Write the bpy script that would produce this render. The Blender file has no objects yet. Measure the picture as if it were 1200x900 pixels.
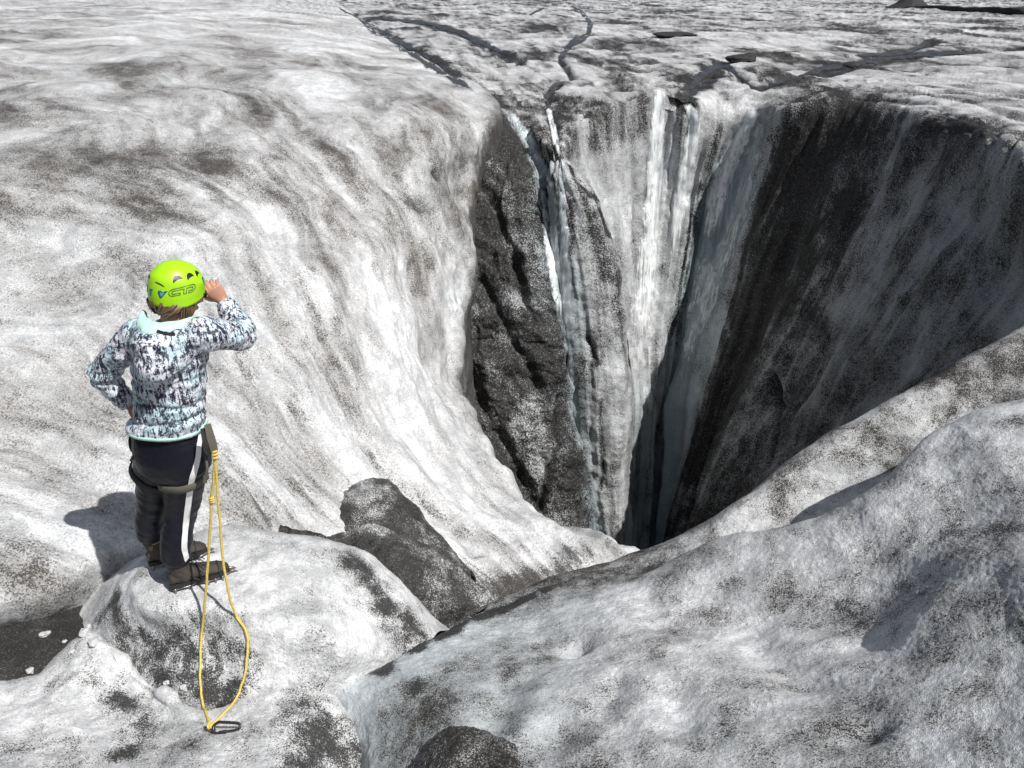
import bpy, bmesh, math, random
import numpy as np
from mathutils import Vector, Matrix, Quaternion
from mathutils.bvhtree import BVHTree

random.seed(7)
C = bpy.context.scene.collection
SC = bpy.context.scene

# ------------------------------------------------------------------ camera
FPX = 942.0                      # focal length in pixels of a 1200 px wide frame
PITCH = math.radians(26.5)
CAMZ = 2.72                      # metres above the climber's feet
SP, CP = math.sin(PITCH), math.cos(PITCH)
cam_d = bpy.data.cameras.new('camera')
cam_d.sensor_width = 36.0
cam_d.lens = 36.0 * FPX / 1200.0
cam_d.clip_start = 0.05
cam_d.clip_end = 5000
cam = bpy.data.objects.new('camera', cam_d)
C.objects.link(cam)
cam.location = (0, 0, CAMZ)
cam.rotation_euler = (math.radians(90) - PITCH, 0, 0)
SC.camera = cam

# ------------------------------------------------------------------ light
SUN_EL = math.radians(53)
SUN_AZ = math.radians(130)       # clockwise from +Y: to the right and a little behind the camera
world = bpy.data.worlds.new('World')
SC.world = world
world.use_nodes = True
wn = world.node_tree.nodes
sky = wn.new('ShaderNodeTexSky')
sky.sky_type = 'NISHITA'
sky.sun_disc = False
sky.sun_elevation = SUN_EL
sky.sun_rotation = SUN_AZ
sky.altitude = 400
sky.dust_density = 2.5
sky.air_density = 0.8
bgn = wn['Background']
bgn.inputs['Strength'].default_value = 0.065
sky_desat = wn.new('ShaderNodeHueSaturation')          # whole sky desaturated to make the shade on the ice less blue
sky_desat.inputs['Saturation'].default_value = 0.68
world.node_tree.links.new(sky.outputs[0], sky_desat.inputs['Color'])
world.node_tree.links.new(sky_desat.outputs[0], bgn.inputs['Color'])

sun_d = bpy.data.lights.new('sun', 'SUN')
sun_d.energy = 4.9
sun_d.angle = math.radians(0.53)
sun_d.color = (1.0, 0.975, 0.945)
sun = bpy.data.objects.new('sun', sun_d)
C.objects.link(sun)
sdir = Vector((math.sin(SUN_AZ) * math.cos(SUN_EL), math.cos(SUN_AZ) * math.cos(SUN_EL), math.sin(SUN_EL)))
sun.rotation_euler = sdir.to_track_quat('Z', 'Y').to_euler()
sun.location = sdir * 40

SC.view_settings.view_transform = 'Standard'
SC.view_settings.look = 'None'
SC.view_settings.gamma = 1
SC.view_settings.exposure = 0.08
SC.cycles.use_denoising = True
SC.cycles.max_bounces = 6
SC.cycles.diffuse_bounces = 4

# ------------------------------------------------------------------ helpers: placing
def W(u, v, Y=None, z=None):
    """world point seen in direction (u, v), at forward distance Y or at height z"""
    a = (u - 600.0) / FPX
    b = (450.0 - v) / FPX
    d = np.array([a, CP + b * SP, -SP + b * CP])
    t = Y / d[1] if Y is not None else (z - CAMZ) / d[2]
    return np.array([0, 0, CAMZ]) + d * t

def project(P):
    """world points (n,3) -> pixel u, v, depth"""
    x = P[..., 0]; y = P[..., 1]; z = P[..., 2] - CAMZ
    f = y * CP - z * SP
    up = y * SP + z * CP
    f = np.where(np.abs(f) < 1e-6, 1e-6, f)
    return 600 + FPX * x / f, 450 - FPX * up / f, f

# ------------------------------------------------------------------ helpers: noise
_rng = np.random.RandomState(11)
_PERM = _rng.permutation(512).astype(np.int32)
_GR = _rng.normal(size=(512, 3)).astype(np.float32)
_GR /= np.linalg.norm(_GR, axis=1, keepdims=True)

def pn(P, seed=0):
    """gradient noise, about -1..1"""
    P = np.asarray(P, np.float32)
    i = np.floor(P).astype(np.int32)
    f = P - i
    w = f * f * f * (f * (f * 6 - 15) + 10)
    out = np.zeros(P.shape[:-1], np.float32)
    for dx in (0, 1):
        hx = _PERM[(i[..., 0] + dx + seed * 37) & 511]
        wx = w[..., 0] if dx else 1 - w[..., 0]
        for dy in (0, 1):
            hy = _PERM[(hx + i[..., 1] + dy) & 511]
            wy = w[..., 1] if dy else 1 - w[..., 1]
            for dz in (0, 1):
                h = _PERM[(hy + i[..., 2] + dz) & 511]
                g = _GR[h]
                wz = w[..., 2] if dz else 1 - w[..., 2]
                dot = g[..., 0] * (f[..., 0] - dx) + g[..., 1] * (f[..., 1] - dy) + g[..., 2] * (f[..., 2] - dz)
                out += dot * wx * wy * wz
    return out * 1.6

def fbm(P, scale, octv=4, seed=0, gain=0.5, lac=2.07):
    P = np.asarray(P, np.float32) * scale
    s = 0; a = 1.0; n = 0
    for k in range(octv):
        s = s + a * pn(P + k * 17.3, seed + k)
        n += a; a *= gain; P = P * lac
    return s / n

def ridged(P, scale, octv=4, seed=0, gain=0.5):
    P = np.asarray(P, np.float32) * scale
    s = 0; a = 1.0; n = 0
    for k in range(octv):
        s = s + a * (1 - 2 * np.abs(pn(P + k * 9.1, seed + k)))
        n += a; a *= gain; P = P * 2.03
    return s / n

def sstep(a, b, x):
    t = np.clip((x - a) / (b - a), 0, 1)
    return t * t * (3 - 2 * t)

# ------------------------------------------------------------------ helpers: lofted ice sheets
def pchip(A, ts):
    """monotone cubic along axis 0 with unit knots, sampled at ts"""
    n = A.shape[0]
    d = np.diff(A, axis=0)
    m = np.zeros_like(A)
    if n > 2:
        a, b = d[:-1], d[1:]
        avg = 0.5 * (a + b)
        lim = 3 * np.minimum(np.abs(a), np.abs(b))
        same = a * b > 0
        soft = 0.25 * avg                     # keep a little slope through turning points: rounder crests
        m[1:-1] = np.where(same, np.sign(avg) * np.minimum(np.abs(avg), lim), soft)
    m[0] = d[0]; m[-1] = d[-1]
    i = np.clip(np.floor(ts).astype(int), 0, n - 2)
    f = (ts - i).reshape((-1,) + (1,) * (A.ndim - 1))
    h00 = 2 * f**3 - 3 * f**2 + 1; h10 = f**3 - 2 * f**2 + f
    h01 = -2 * f**3 + 3 * f**2; h11 = f**3 - f**2
    return h00 * A[i] + h10 * m[i] + h01 * A[i + 1] + h11 * m[i + 1]

def span_samples(G, axis, step, cap, vis):
    """parameter values along an axis, dense where the span is long in view"""
    u, v, f = project(G)
    u = np.clip(u, -150, 1350); v = np.clip(v, -60, 1000)
    if axis == 1:
        u, v = u.T, v.T
    L = np.hypot(np.diff(u, axis=0), np.diff(v, axis=0)).max(axis=1)
    ts = []
    for k, l in enumerate(L):
        n = int(np.clip(l / step, 4, cap))
        if vis and k in vis:
            n = max(4, n // vis[k])
        ts.append(k + np.arange(n) / n)
    ts.append(np.array([len(L)], float))
    return np.concatenate(ts)

def normals(G):
    du = np.gradient(G, axis=1); dv = np.gradient(G, axis=0)
    N = np.cross(dv, du)
    N /= np.maximum(np.linalg.norm(N, axis=-1, keepdims=True), 1e-9)
    return N

SHEETS = {}
def mesh_from_grid(name, G, attrs, mat, flip=False):
    R, K, _ = G.shape
    me = bpy.data.meshes.new(name)
    idx = np.arange(R * K).reshape(R, K)
    q = np.stack([idx[:-1, :-1], idx[1:, :-1], idx[1:, 1:], idx[:-1, 1:]], -1).reshape(-1, 4)
    if flip:
        q = q[:, ::-1]
    nq = len(q)
    me.vertices.add(R * K)
    me.vertices.foreach_set('co', G.reshape(-1).astype(np.float32))
    me.loops.add(nq * 4)
    me.loops.foreach_set('vertex_index', q.reshape(-1).astype(np.int32))
    me.polygons.add(nq)
    me.polygons.foreach_set('loop_start', (np.arange(nq) * 4).astype(np.int32))
    me.polygons.foreach_set('use_smooth', np.ones(nq, bool))
    me.update(calc_edges=True)
    for k, a in attrs.items():
        at = me.attributes.new(k, 'FLOAT', 'POINT')
        at.data.foreach_set('value', np.clip(a, 0, 1).reshape(-1).astype(np.float32))
    me.materials.append(mat)
    me.validate()
    o = bpy.data.objects.new(name, me)
    C.objects.link(o)
    return o

def stroke_mask(G, uvd, strokes):
    """each stroke: (points [(u,v,width px)], strength). The spots are found on the sheet and become
    round patches in world space."""
    pu, pv, pf = [np.ascontiguousarray(a, np.float32) for a in uvd]
    gx, gy, gz = [np.ascontiguousarray(G[..., k], np.float32) for k in range(3)]
    k4 = (slice(None, None, 3), slice(None, None, 3))
    qu, qv, qf = pu[k4].ravel(), pv[k4].ravel(), pf[k4].ravel()
    q3 = G[k4].reshape(-1, 3)
    acc = np.zeros(G.shape[:2], np.float32)
    for pts, strength in strokes:
        P = np.array(pts, float)
        out = []
        if len(P) == 1:
            out = [P[0]]
        for a, b in zip(P[:-1], P[1:]):
            L = np.hypot(*(b - a)[:2]); n = max(1, int(L / (1.6 * max(5, min(a[2], b[2])))))
            for k in range(n):
                out.append(a + (b - a) * k / n)
        if len(P) > 1:
            out.append(P[-1])
        best = np.full(G.shape[:2], 1e9, np.float32)
        prev = None
        for (u, v, w) in out:
            d = (qu - u)**2 + (qv - v)**2 + (qf < 0) * 1e9
            j = int(np.argmin(d))
            if d[j] > 900:
                prev = None
                continue
            c = q3[j]
            r = w * qf[j] / FPX
            ky = 0.33 if v < 112 else 1.0     # patches on the level plateau lie long in the direction of drainage
            k3 = np.array([1.0, ky, 1.0]) / r
            dx = (gx - c[0]) * k3[0]; dy = (gy - c[1]) * k3[1]; dz = (gz - c[2]) * k3[2]
            if prev is not None:
                e = (prev - c) * k3
                L2 = float((e * e).sum())
                if 1e-6 < L2 < 60:
                    tt = np.clip((dx * e[0] + dy * e[1] + dz * e[2]) / L2, 0, 1)
                    dx -= tt * e[0]; dy -= tt * e[1]; dz -= tt * e[2]
            prev = c
            np.minimum(best, dx * dx + dy * dy + dz * dz, out=best)
        acc += np.exp(-np.minimum(best, 50)) * strength
    return acc

def make_sheet(name, ctrl, disp=None, attr=None, step=1.7, cap=260, rowvis=None, colvis=None,
               dirt=(), carve=(), mat=None, flip=False, smooth=0):
    A = np.array(ctrl, float)
    rows = span_samples(A, 0, step, cap, rowvis)
    cols = span_samples(A, 1, step, cap, colvis)
    G = pchip(A, rows)
    G = np.swapaxes(pchip(np.swapaxes(G, 0, 1), cols), 0, 1)
    for _ in range(smooth):
        H = G.copy()
        H[1:-1, 1:-1] = (G[:-2, 1:-1] + G[2:, 1:-1] + G[1:-1, :-2] + G[1:-1, 2:] + 2 * G[1:-1, 1:-1]) / 6
        G = H
    S, T = np.meshgrid(cols, rows)
    N = normals(G)
    if flip:
        N = -N
    uvd = project(G)
    info = dict(G=G, N=N, S=S, T=T, u=uvd[0], v=uvd[1], f=uvd[2])
    if len(carve):
        cm = stroke_mask(G, uvd, carve)
        G = G - N * cm[..., None]
        info['carve'] = cm
    else:
        info['carve'] = np.zeros(G.shape[:2])
    info['G0'] = G
    if disp is not None:
        h = disp(info)
        info['h'] = h
        G = G + N * h[..., None]
    info['stroke'] = stroke_mask(info['G0'], uvd, dirt) if len(dirt) else np.zeros(G.shape[:2], np.float32)
    attrs = attr(info)
    o = mesh_from_grid(name, G, attrs, mat, flip)
    o['kind'] = 'structure'
    SHEETS[name] = o
    return o

# ------------------------------------------------------------------ helpers: materials
def new_mat(name):
    m = bpy.data.materials.new(name)
    m.use_nodes = True
    return m, m.node_tree.nodes, m.node_tree.links

class NT:
    """small node-tree writer"""
    def __init__(self, name):
        self.m, self.n, self.l = new_mat(name)
        self.bsdf = self.n['Principled BSDF']
    def node(self, typ, **kw):
        nd = self.n.new(typ)
        for k, v in kw.items():
            setattr(nd, k, v)
        return nd
    def set(self, sock, val):
        if isinstance(val, bpy.types.NodeSocket):
            self.l.new(val, sock)
        else:
            sock.default_value = val
    def attr(self, name):
        return self.node('ShaderNodeAttribute', attribute_name=name).outputs['Fac']
    def obj(self):
        return self.node('ShaderNodeTexCoord').outputs['Object']
    def noise(self, vec, scale, detail=4, rough=0.55, dist=0.0):
        nd = self.node('ShaderNodeTexNoise')
        self.set(nd.inputs['Vector'], vec)
        nd.inputs['Scale'].default_value = scale
        nd.inputs['Detail'].default_value = detail
        nd.inputs['Roughness'].default_value = rough
        nd.inputs['Distortion'].default_value = dist
        return nd.outputs['Fac']
    def voro(self, vec, scale, feature='F1'):
        nd = self.node('ShaderNodeTexVoronoi', feature=feature)
        self.set(nd.inputs['Vector'], vec)
        nd.inputs['Scale'].default_value = scale
        return nd
    def math(self, op, a, b=0.0, c=None, clamp=False):
        nd = self.node('ShaderNodeMath', operation=op, use_clamp=clamp)
        self.set(nd.inputs[0], a); self.set(nd.inputs[1], b)
        if c is not None:
            self.set(nd.inputs[2], c)
        return nd.outputs[0]
    def mix(self, fac, a, b, blend='MIX'):
        nd = self.node('ShaderNodeMix', data_type='RGBA', blend_type=blend)
        self.set(nd.inputs[0], fac)
        self.set(nd.inputs[6], a if isinstance(a, bpy.types.NodeSocket) else (*a, 1))
        self.set(nd.inputs[7], b if isinstance(b, bpy.types.NodeSocket) else (*b, 1))
        return nd.outputs[2]
    def smooth(self, x, lo, hi, o0=0.0, o1=1.0):
        nd = self.node('ShaderNodeMapRange', interpolation_type='SMOOTHSTEP')
        self.set(nd.inputs[0], x)
        self.set(nd.inputs[1], lo); self.set(nd.inputs[2], hi)
        self.set(nd.inputs[3], o0); self.set(nd.inputs[4], o1)
        return nd.outputs[0]
    def scaled(self, vec, s):
        nd = self.node('ShaderNodeMapping')
        self.set(nd.inputs['Vector'], vec)
        nd.inputs['Scale'].default_value = s
        return nd.outputs[0]
    def bump(self, h, strength, dist, prev=None):
        nd = self.node('ShaderNodeBump')
        self.set(nd.inputs['Height'], h)
        nd.inputs['Strength'].default_value = strength
        nd.inputs['Distance'].default_value = dist
        if prev is not None:
            self.l.new(prev, nd.inputs['Normal'])
        return nd.outputs[0]
    def out(self, color, rough=0.5, normal=None, **kw):
        self.set(self.bsdf.inputs['Base Color'], color if isinstance(color, bpy.types.NodeSocket) else (*color, 1))
        self.set(self.bsdf.inputs['Roughness'], rough)
        if normal is not None:
            self.l.new(normal, self.bsdf.inputs['Normal'])
        for k, v in kw.items():
            self.set(self.bsdf.inputs[k.replace('_', ' ')], v)
        return self.m

def ice_material(name, grain, speck, crystal=0.0, silt_c=((0.165, 0.160, 0.156), (0.205, 0.188, 0.166)), rel=0.75, mid=0.6, soft=0.07, gmax=(0.985, 0.88), gw=0.55):
    """weathered glacier ice: sugary white crust, silt film, black grit; attributes dirt, silt, blue, wet"""
    t = NT(name)
    p = t.obj()
    dirt, silt, blue, wet = t.attr('dirt'), t.attr('silt'), t.attr('blue'), t.attr('wet')
    n_big = t.noise(p, 1.3 * grain, 5, 0.6)
    n_mid = t.noise(p, 9 * grain, 6, 0.65)
    n_fine = t.noise(p, 85 * grain, 4, 0.7)
    white = t.mix(t.smooth(n_mid, 0.36, 0.60), (0.60, 0.61, 0.62), (0.87, 0.875, 0.88))
    white = t.mix(t.smooth(n_fine, 0.44, 0.68, 0.0, 0.45), white, (0.36, 0.365, 0.37))
    ice = t.mix(blue, white, (0.30, 0.42, 0.46))
    # pale silt film
    sf = t.math('MULTIPLY', silt, t.smooth(n_fine, 0.30, 0.62, 0.60, 1.0))
    sf = t.math('ADD', sf, t.math('MULTIPLY', t.math('SUBTRACT', n_mid, 0.5), t.math('MULTIPLY', silt, 0.9)), clamp=True)
    c = t.mix(sf, ice, t.mix(n_big, *silt_c))
    # black grit: single grains (cells), the more the dirtier; a slower noise clumps them
    cell = t.voro(p, 150 * speck)
    rnd = t.node('ShaderNodeSeparateColor')
    t.l.new(cell.outputs['Color'], rnd.inputs[0])
    g1 = t.noise(p, 60 * speck, 3, 0.7)
    dd = t.math('ADD', dirt, t.math('MULTIPLY', t.math('SUBTRACT', n_mid, 0.5), 0.45))
    dd = t.math('ADD', dd, t.math('MULTIPLY', t.math('SUBTRACT', g1, 0.5), gw))
    cover = t.smooth(dd, 0.04, 0.78)
    gm = t.smooth(t.math('SUBTRACT', cover, rnd.outputs[0]), -soft, soft)
    gm = t.math('MULTIPLY', gm, t.smooth(n_fine, 0.35, 0.70, *gmax))
    grit = t.mix(n_big, (0.007, 0.007, 0.007), (0.024, 0.022, 0.020))
    c = t.mix(gm, c, grit)
    rough = t.smooth(wet, 0.0, 1.0, 0.52, 0.14)
    b1 = t.bump(n_mid, mid, 0.035 / grain)
    hf = t.math('ADD', n_fine, t.math('MULTIPLY', g1, 0.35))
    if crystal:
        vd = cell.outputs['Distance']
        hf = t.math('SUBTRACT', hf, t.math('MULTIPLY', vd, crystal))
    b2 = t.bump(hf, rel, 0.014 / grain, b1)
    m = t.out(c, rough, b2)
    t.set(t.bsdf.inputs['Specular IOR Level'], t.math('MULTIPLY', t.smooth(wet, 0, 1, 0.30, 0.5), t.math('SUBTRACT', 1.0, t.math('MULTIPLY', gm, 0.6))))
    return m

ICE_NEAR = ice_material('ice_near', 1.2, 1.75, 0.35, rel=0.6, mid=0.30, soft=0.16, gw=0.55, gmax=(0.97, 0.84))
ICE_FAR = ice_material('ice_slope', 0.8, 0.95, silt_c=((0.174, 0.164, 0.153), (0.226, 0.203, 0.178)), soft=0.34, gmax=(0.86, 0.66), gw=0.4, mid=0.5)
ICE_WALL = ice_material('ice_wall', 0.55, 0.62, silt_c=((0.150, 0.150, 0.152), (0.185, 0.180, 0.172)), soft=0.30, gw=0.5)

def simple_mat(name, col, rough=0.5, var=0.15, scale=30, bump=0.0, metal=0.0, spec=0.5):
    t = NT(name)
    p = t.obj()
    n = t.noise(p, scale, 4, 0.6)
    k = [max(0, c * (1 - var)) for c in col]; k2 = [min(1, c * (1 + var)) for c in col]
    c = t.mix(n, k, k2)
    nb = t.bump(n, bump, 0.01) if bump else None
    m = t.out(c, rough, nb)
    t.bsdf.inputs['Metallic'].default_value = metal
    t.bsdf.inputs['Specular IOR Level'].default_value = spec
    return m

# ================================================================== the glacier
def Z(rows):                    # rows of (u, v, z)
    return [[W(u, v, z=z) for (u, v, z) in r] for r in rows]

# ---------------------------------------------- the moulin: plateau, rim and shaft walls in one skin
def funnel_ctrl():
    cols = [
        # far u's (v = -17, -8, 6, 25, 55)        F (u,v,z)        G (u,v,z)        H..L (u,v,Y)
        ((300, 320, 350, 390, 450), (525, 108, 1.12), (546, 140, 1.05), (530, 250, 10.6), (510, 400, 9.9), (530, 500, 9.4), (610, 600, 8.9), (690, 700, 8.8)),
        ((460, 470, 480, 500, 530), (566, 110, 1.10), (586, 142, 0.98), (584, 250, 10.8), (590, 400, 9.9), (616, 500, 9.4), (655, 595, 9.0), (698, 700, 8.9)),
        ((560, 565, 570, 578, 588), (602, 118, 1.02), (614, 158, 0.80), (634, 250, 10.8), (657, 400, 10.2), (669, 480, 9.9), (688, 590, 9.5), (706, 700, 9.3)),
        ((640, 641, 642, 643, 643), (640, 128, 0.98), (651, 186, 0.62), (668, 262, 11.4), (690, 400, 11.5), (700, 480, 11.2), (706, 590, 10.6), (714, 700, 10.0)),
        ((700, 700, 698, 696, 694), (688, 100, 1.12), (690, 142, 0.92), (712, 240, 12.5), (732, 390, 12.4), (742, 480, 12.1), (738, 590, 11.6), (732, 700, 11.0)),
        ((765, 765, 765, 765, 765), (768, 82, 1.22), (772, 106, 1.19), (765, 220, 13.4), (752, 380, 13.2), (750, 480, 12.9), (747, 590, 12.4), (743, 700, 11.6)),
        ((815, 815, 814, 812, 810), (806, 86, 1.20), (808, 114, 1.10), (795, 230, 13.7), (778, 380, 13.5), (767, 480, 13.2), (757, 590, 12.6), (750, 700, 11.8)),
        ((875, 872, 870, 866, 860), (852, 94, 1.14), (846, 138, 0.76), (816, 240, 13.9), (793, 380, 13.8), (779, 480, 13.5), (766, 590, 13.1), (757, 700, 12.0)),
        ((930, 928, 925, 920, 912), (898, 96, 1.12), (888, 126, 0.93), (850, 220, 13.9), (818, 340, 13.8), (794, 470, 13.4), (777, 590, 12.6), (765, 700, 11.8)),
        ((990, 985, 980, 972, 960), (940, 98, 1.14), (932, 122, 1.06), (892, 230, 13.3), (856, 350, 13.1), (824, 470, 12.4), (792, 600, 11.9), (775, 700, 11.5)),
        ((1070, 1065, 1060, 1048, 1030), (1004, 98, 1.18), (1000, 121, 1.10), (955, 230, 12.5), (905, 360, 12.2), (860, 480, 11.8), (815, 600, 11.3), (786, 700, 10.9)),
        ((1160, 1150, 1140, 1125, 1105), (1074, 106, 1.22), (1070, 131, 1.15), (1020, 240, 11.3), (960, 370, 11.1), (900, 480, 10.8), (842, 600, 10.4), (802, 700, 10.2)),
        ((1260, 1250, 1235, 1215, 1190), (1142, 132, 1.24), (1134, 158, 1.15), (1090, 260, 9.65), (1030, 370, 9.55), (960, 490, 9.4), (884, 610, 9.2), (822, 720, 9.1)),
        ((1400, 1380, 1360, 1330, 1300), (1228, 166, 1.24), (1212, 193, 1.15), (1170, 290, 8.05), (1110, 400, 7.95), (1030, 510, 7.9), (940, 620, 7.85), (862, 740, 7.8)),
        ((1600, 1570, 1540, 1500, 1450), (1342, 216, 1.28), (1322, 242, 1.18), (1270, 340, 6.3), (1200, 450, 6.3), (1100, 560, 6.3), (1000, 660, 6.3), (905, 770, 6.3)),
        ((1900, 1850, 1800, 1750, 1700), (1500, 255, 1.35), (1480, 284, 1.22), (1400, 400, 5.4), (1310, 500, 5.5), (1200, 600, 5.6), (1080, 700, 5.7), (955, 800, 5.8)),
    ]
    fv = (-17, -8, 6, 25, 55)
    fz = (1.25, 1.25, 1.25, 1.25, 1.22)
    M = []
    for far, F, G, *wall in cols:
        col = [W(u, v, z=z) for u, v, z in zip(far, fv, fz)]
        col.append(W(F[0], F[1], z=F[2])); col.append(W(G[0], G[1], z=G[2]))
        for (u, v, Y) in wall:
            col.append(W(u, v, Y=Y))
        M.append(col)
    return np.swapaxes(np.array(M), 0, 1)        # rows far -> deep, columns left -> right

STREAMS = [   # meltwater channels on the plateau, (u, v, width)
    [(395, 8, 5), (425, 25, 7), (462, 48, 9), (490, 66, 11), (520, 86, 11), (548, 102, 11), (568, 120, 13)],
    [(440, 22, 5), (500, 28, 5), (545, 42, 6), (580, 58, 6), (612, 72, 5)],
    [(620, 18, 5), (640, 8, 4)],
    [(668, 5, 4), (690, 24, 7), (688, 40, 8), (668, 55, 9), (658, 72, 7), (672, 90, 4)],
    [(655, 97, 5), (640, 108, 5)],
    [(640, 112, 6), (646, 140, 6), (652, 170, 5), (656, 188, 4)],
    [(800, 118, 9), (815, 98, 10), (845, 76, 10), (868, 92, 6), (890, 108, 5)],
    [(890, 106, 6), (930, 92, 8), (975, 80, 8), (1030, 72, 8), (1085, 64, 7), (1150, 62, 6), (1200, 58, 5)],
    [(1000, 66, 6), (1060, 62, 7), (1090, 48, 5), (1100, 44, 4)],
]
FALL_LIPS = [
    [(600, 132, 9), (618, 165, 9), (640, 215, 9), (650, 290, 8), (660, 380, 8), (668, 440, 7)],
    [(772, 112, 8), (768, 200, 8), (760, 300, 8), (748, 410, 9)],
    [(812, 125, 6), (805, 180, 6), (800, 230, 7)],
    [(888, 132, 10), (866, 180, 16), (845, 240, 18), (826, 310, 17), (806, 390, 15)],
]

def funnel_disp(i):
    G, T, S = i['G0'], i['T'], i['S']
    wall = sstep(5.6, 7.2, T)
    flat = 1 - wall
    # plateau: low hummocks drawn out along the drainage, bigger further off
    dist = np.clip(G[..., 1] / 14.0, 0.7, 6)
    Pp = G.copy(); Pp[..., 0] = Pp[..., 0] + Pp[..., 1] * 0.12; Pp[..., 1] *= 0.26; Pp[..., 2] *= 0.3
    hum = fbm(Pp, 0.65, 5, 3, 0.55) * 0.17 + ridged(Pp, 1.5, 3, 9) * 0.035 + fbm(Pp, 3.5, 3, 12) * 0.03
    hum += np.abs(fbm(Pp, 0.12, 3, 31)) * 0.10 * sstep(1, 4, dist)
    rx = G[..., 0] - 2.3; ry = G[..., 1] - 10.0
    rr = np.hypot(rx, ry); th = np.arctan2(ry, rx)
    Rt = np.stack([np.log(rr + 0.5) * 9, th * 2.0, rr * 0], -1)
    rimlines = -sstep(0.4, 0.9, ridged(Rt, 1.0, 3, 160, 0.6)) * 0.07
    # walls: flutes that run down the shaft, warped a little
    fl = np.stack([S * 2.2 + 0.25 * fbm(G, 0.35, 2, 5), T * 0.28, T * 0 + 3], -1)
    flute = fbm(fl, 0.62, 4, 21, 0.40) * 0.52
    flute += ridged(fl * np.array([1.6, 1.2, 1]), 1.0, 2, 40) * 0.06
    lump = fbm(G * np.array([1, 1, 0.6]), 0.9, 5, 50, 0.55) * 0.22 + fbm(G, 5.0, 3, 56) * 0.018
    left = 1 - sstep(1.5, 3.0, S)
    Gl = G.copy(); Gl[..., 1] += 0.6 * Gl[..., 2]; Gl[..., 0] += 0.25 * Gl[..., 2]; Gl[..., 2] *= 0.42
    lump = lump + left * (ridged(Gl, 0.8, 4, 70) * 0.26 + fbm(Gl, 2.2, 5, 75, 0.6) * 0.16)
    flute = flute * (1 - 0.75 * left)
    right = sstep(9.5, 11.5, S)
    fl2 = np.stack([S * 2.4 + T * 0.25, T * 0.6, T * 0 + 7], -1)
    fur = fbm(fl2, 1.0, 5, 81, 0.5) * 0.20
    return flat * (hum + rimlines) * sstep(0.0, 1.0, T + 0.4) + wall * (flute * (1 - 0.45 * right) * 0.85 + lump * 0.8 + right * fur)

def funnel_attr(i):
    G, T, S, h = i['G0'], i['T'], i['S'], i['h']
    wall = sstep(5.8, 6.9, T)
    rim = np.exp(-((T - 6.0) / 0.8)**2)
    Pp = G.copy(); Pp[..., 0] = Pp[..., 0] + Pp[..., 1] * 0.15; Pp[..., 1] *= 0.22; Pp[..., 2] *= 0
    n1 = fbm(Pp, 0.8, 5, 100, 0.6)
    n2 = fbm(Pp, 3.0, 4, 110, 0.6)
    rx = G[..., 0] - 2.3; ry = G[..., 1] - 10.0
    rr = np.hypot(rx, ry); th = np.arctan2(ry, rx)
    Rr = np.stack([th * 9 + 0.35 * n1 * 3, np.log(rr + 0.5) * 2.2, rr * 0], -1)
    drain = ridged(Rr, 1.0, 4, 150, 0.6)                       # fine rills that run in to the rim
    Rt = np.stack([np.log(rr + 0.5) * 9 + 0.8 * n1, th * 2.0, rr * 0], -1)
    ring_l = ridged(Rt, 1.0, 3, 160, 0.6)                      # curved ridges round the mouth
    rills = sstep(0.45, 0.85, drain) + 0.8 * sstep(0.45, 0.85, ring_l)
    far_silt = 0.40 + 1.0 * n1 + 0.8 * n2 + 0.45 * rills
    melt = sstep(0.22, 0.42, ridged(Pp * np.array([1, 1.3, 1]), 0.33, 4, 120, 0.6) * 0.5 + 0.28 * n1)
    far_dirt = 0.01 + 0.45 * n1 + 0.50 * n2 + 0.36 * melt + 0.24 * rills
    # wall: streaks
    st = np.stack([S * 3.2 + 0.2 * fbm(G, 0.6, 2, 130), T * 0.35, T * 0], -1)
    s1 = fbm(st, 1.0, 5, 131, 0.6) * (1 - 0.6 * (1 - sstep(1.6, 2.6, S)))
    s2 = fbm(G, 1.6, 5, 140, 0.6)
    left = 1 - sstep(1.6, 2.6, S)
    mid = sstep(1.9, 2.8, S) * (1 - sstep(6.2, 7.0, S))
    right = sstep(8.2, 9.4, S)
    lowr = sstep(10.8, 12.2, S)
    w_silt_shade = 0.46 + 0.8 * s1 + 0.6 * s2 + 0.35 * left - 0.04 * mid + 0.45 * right
    w_dirt_shade = 0.14 + 0.55 * s1 + (0.55 + 0.15 * left) * s2 + 0.52 * left - 0.03 * mid + 0.36 * right - 0.20 * lowr  # silt and grit, both raised on the right to paint in that wall's shade
    low = sstep(8.2, 10.5, T)
    blue = wall * np.clip(0.15 + 0.8 * np.exp(-((S - 7.8) / 0.9)**2) * sstep(6.2, 7.2, T) + 0.7 * low * mid + 0.5 * np.exp(-((S - 2.0) / 0.4)**2) * sstep(6.4, 7, T) + 0.3 * s1 + 0.22 * lowr, 0, 1)
    silt = (1 - wall) * far_silt + wall * w_silt_shade + 0.25 * rim
    dirt = (1 - wall) * far_dirt + wall * w_dirt_shade + i['stroke'] * (1 + 0.9 * n2 * (1 - wall))
    clean = np.exp(-((S - 7.9) / 0.55)**2) * sstep(6.0, 6.8, T)
    silt = silt * (1 - 0.85 * clean); dirt = dirt * (1 - 0.9 * clean)
    wet = np.clip(0.25 * wall + 0.5 * left * wall + 0.6 * np.clip(i['carve'] * 12, 0, 1) + 0.5 * clean, 0, 1)
    return dict(dirt=dirt, silt=silt, blue=blue, wet=wet)

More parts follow.
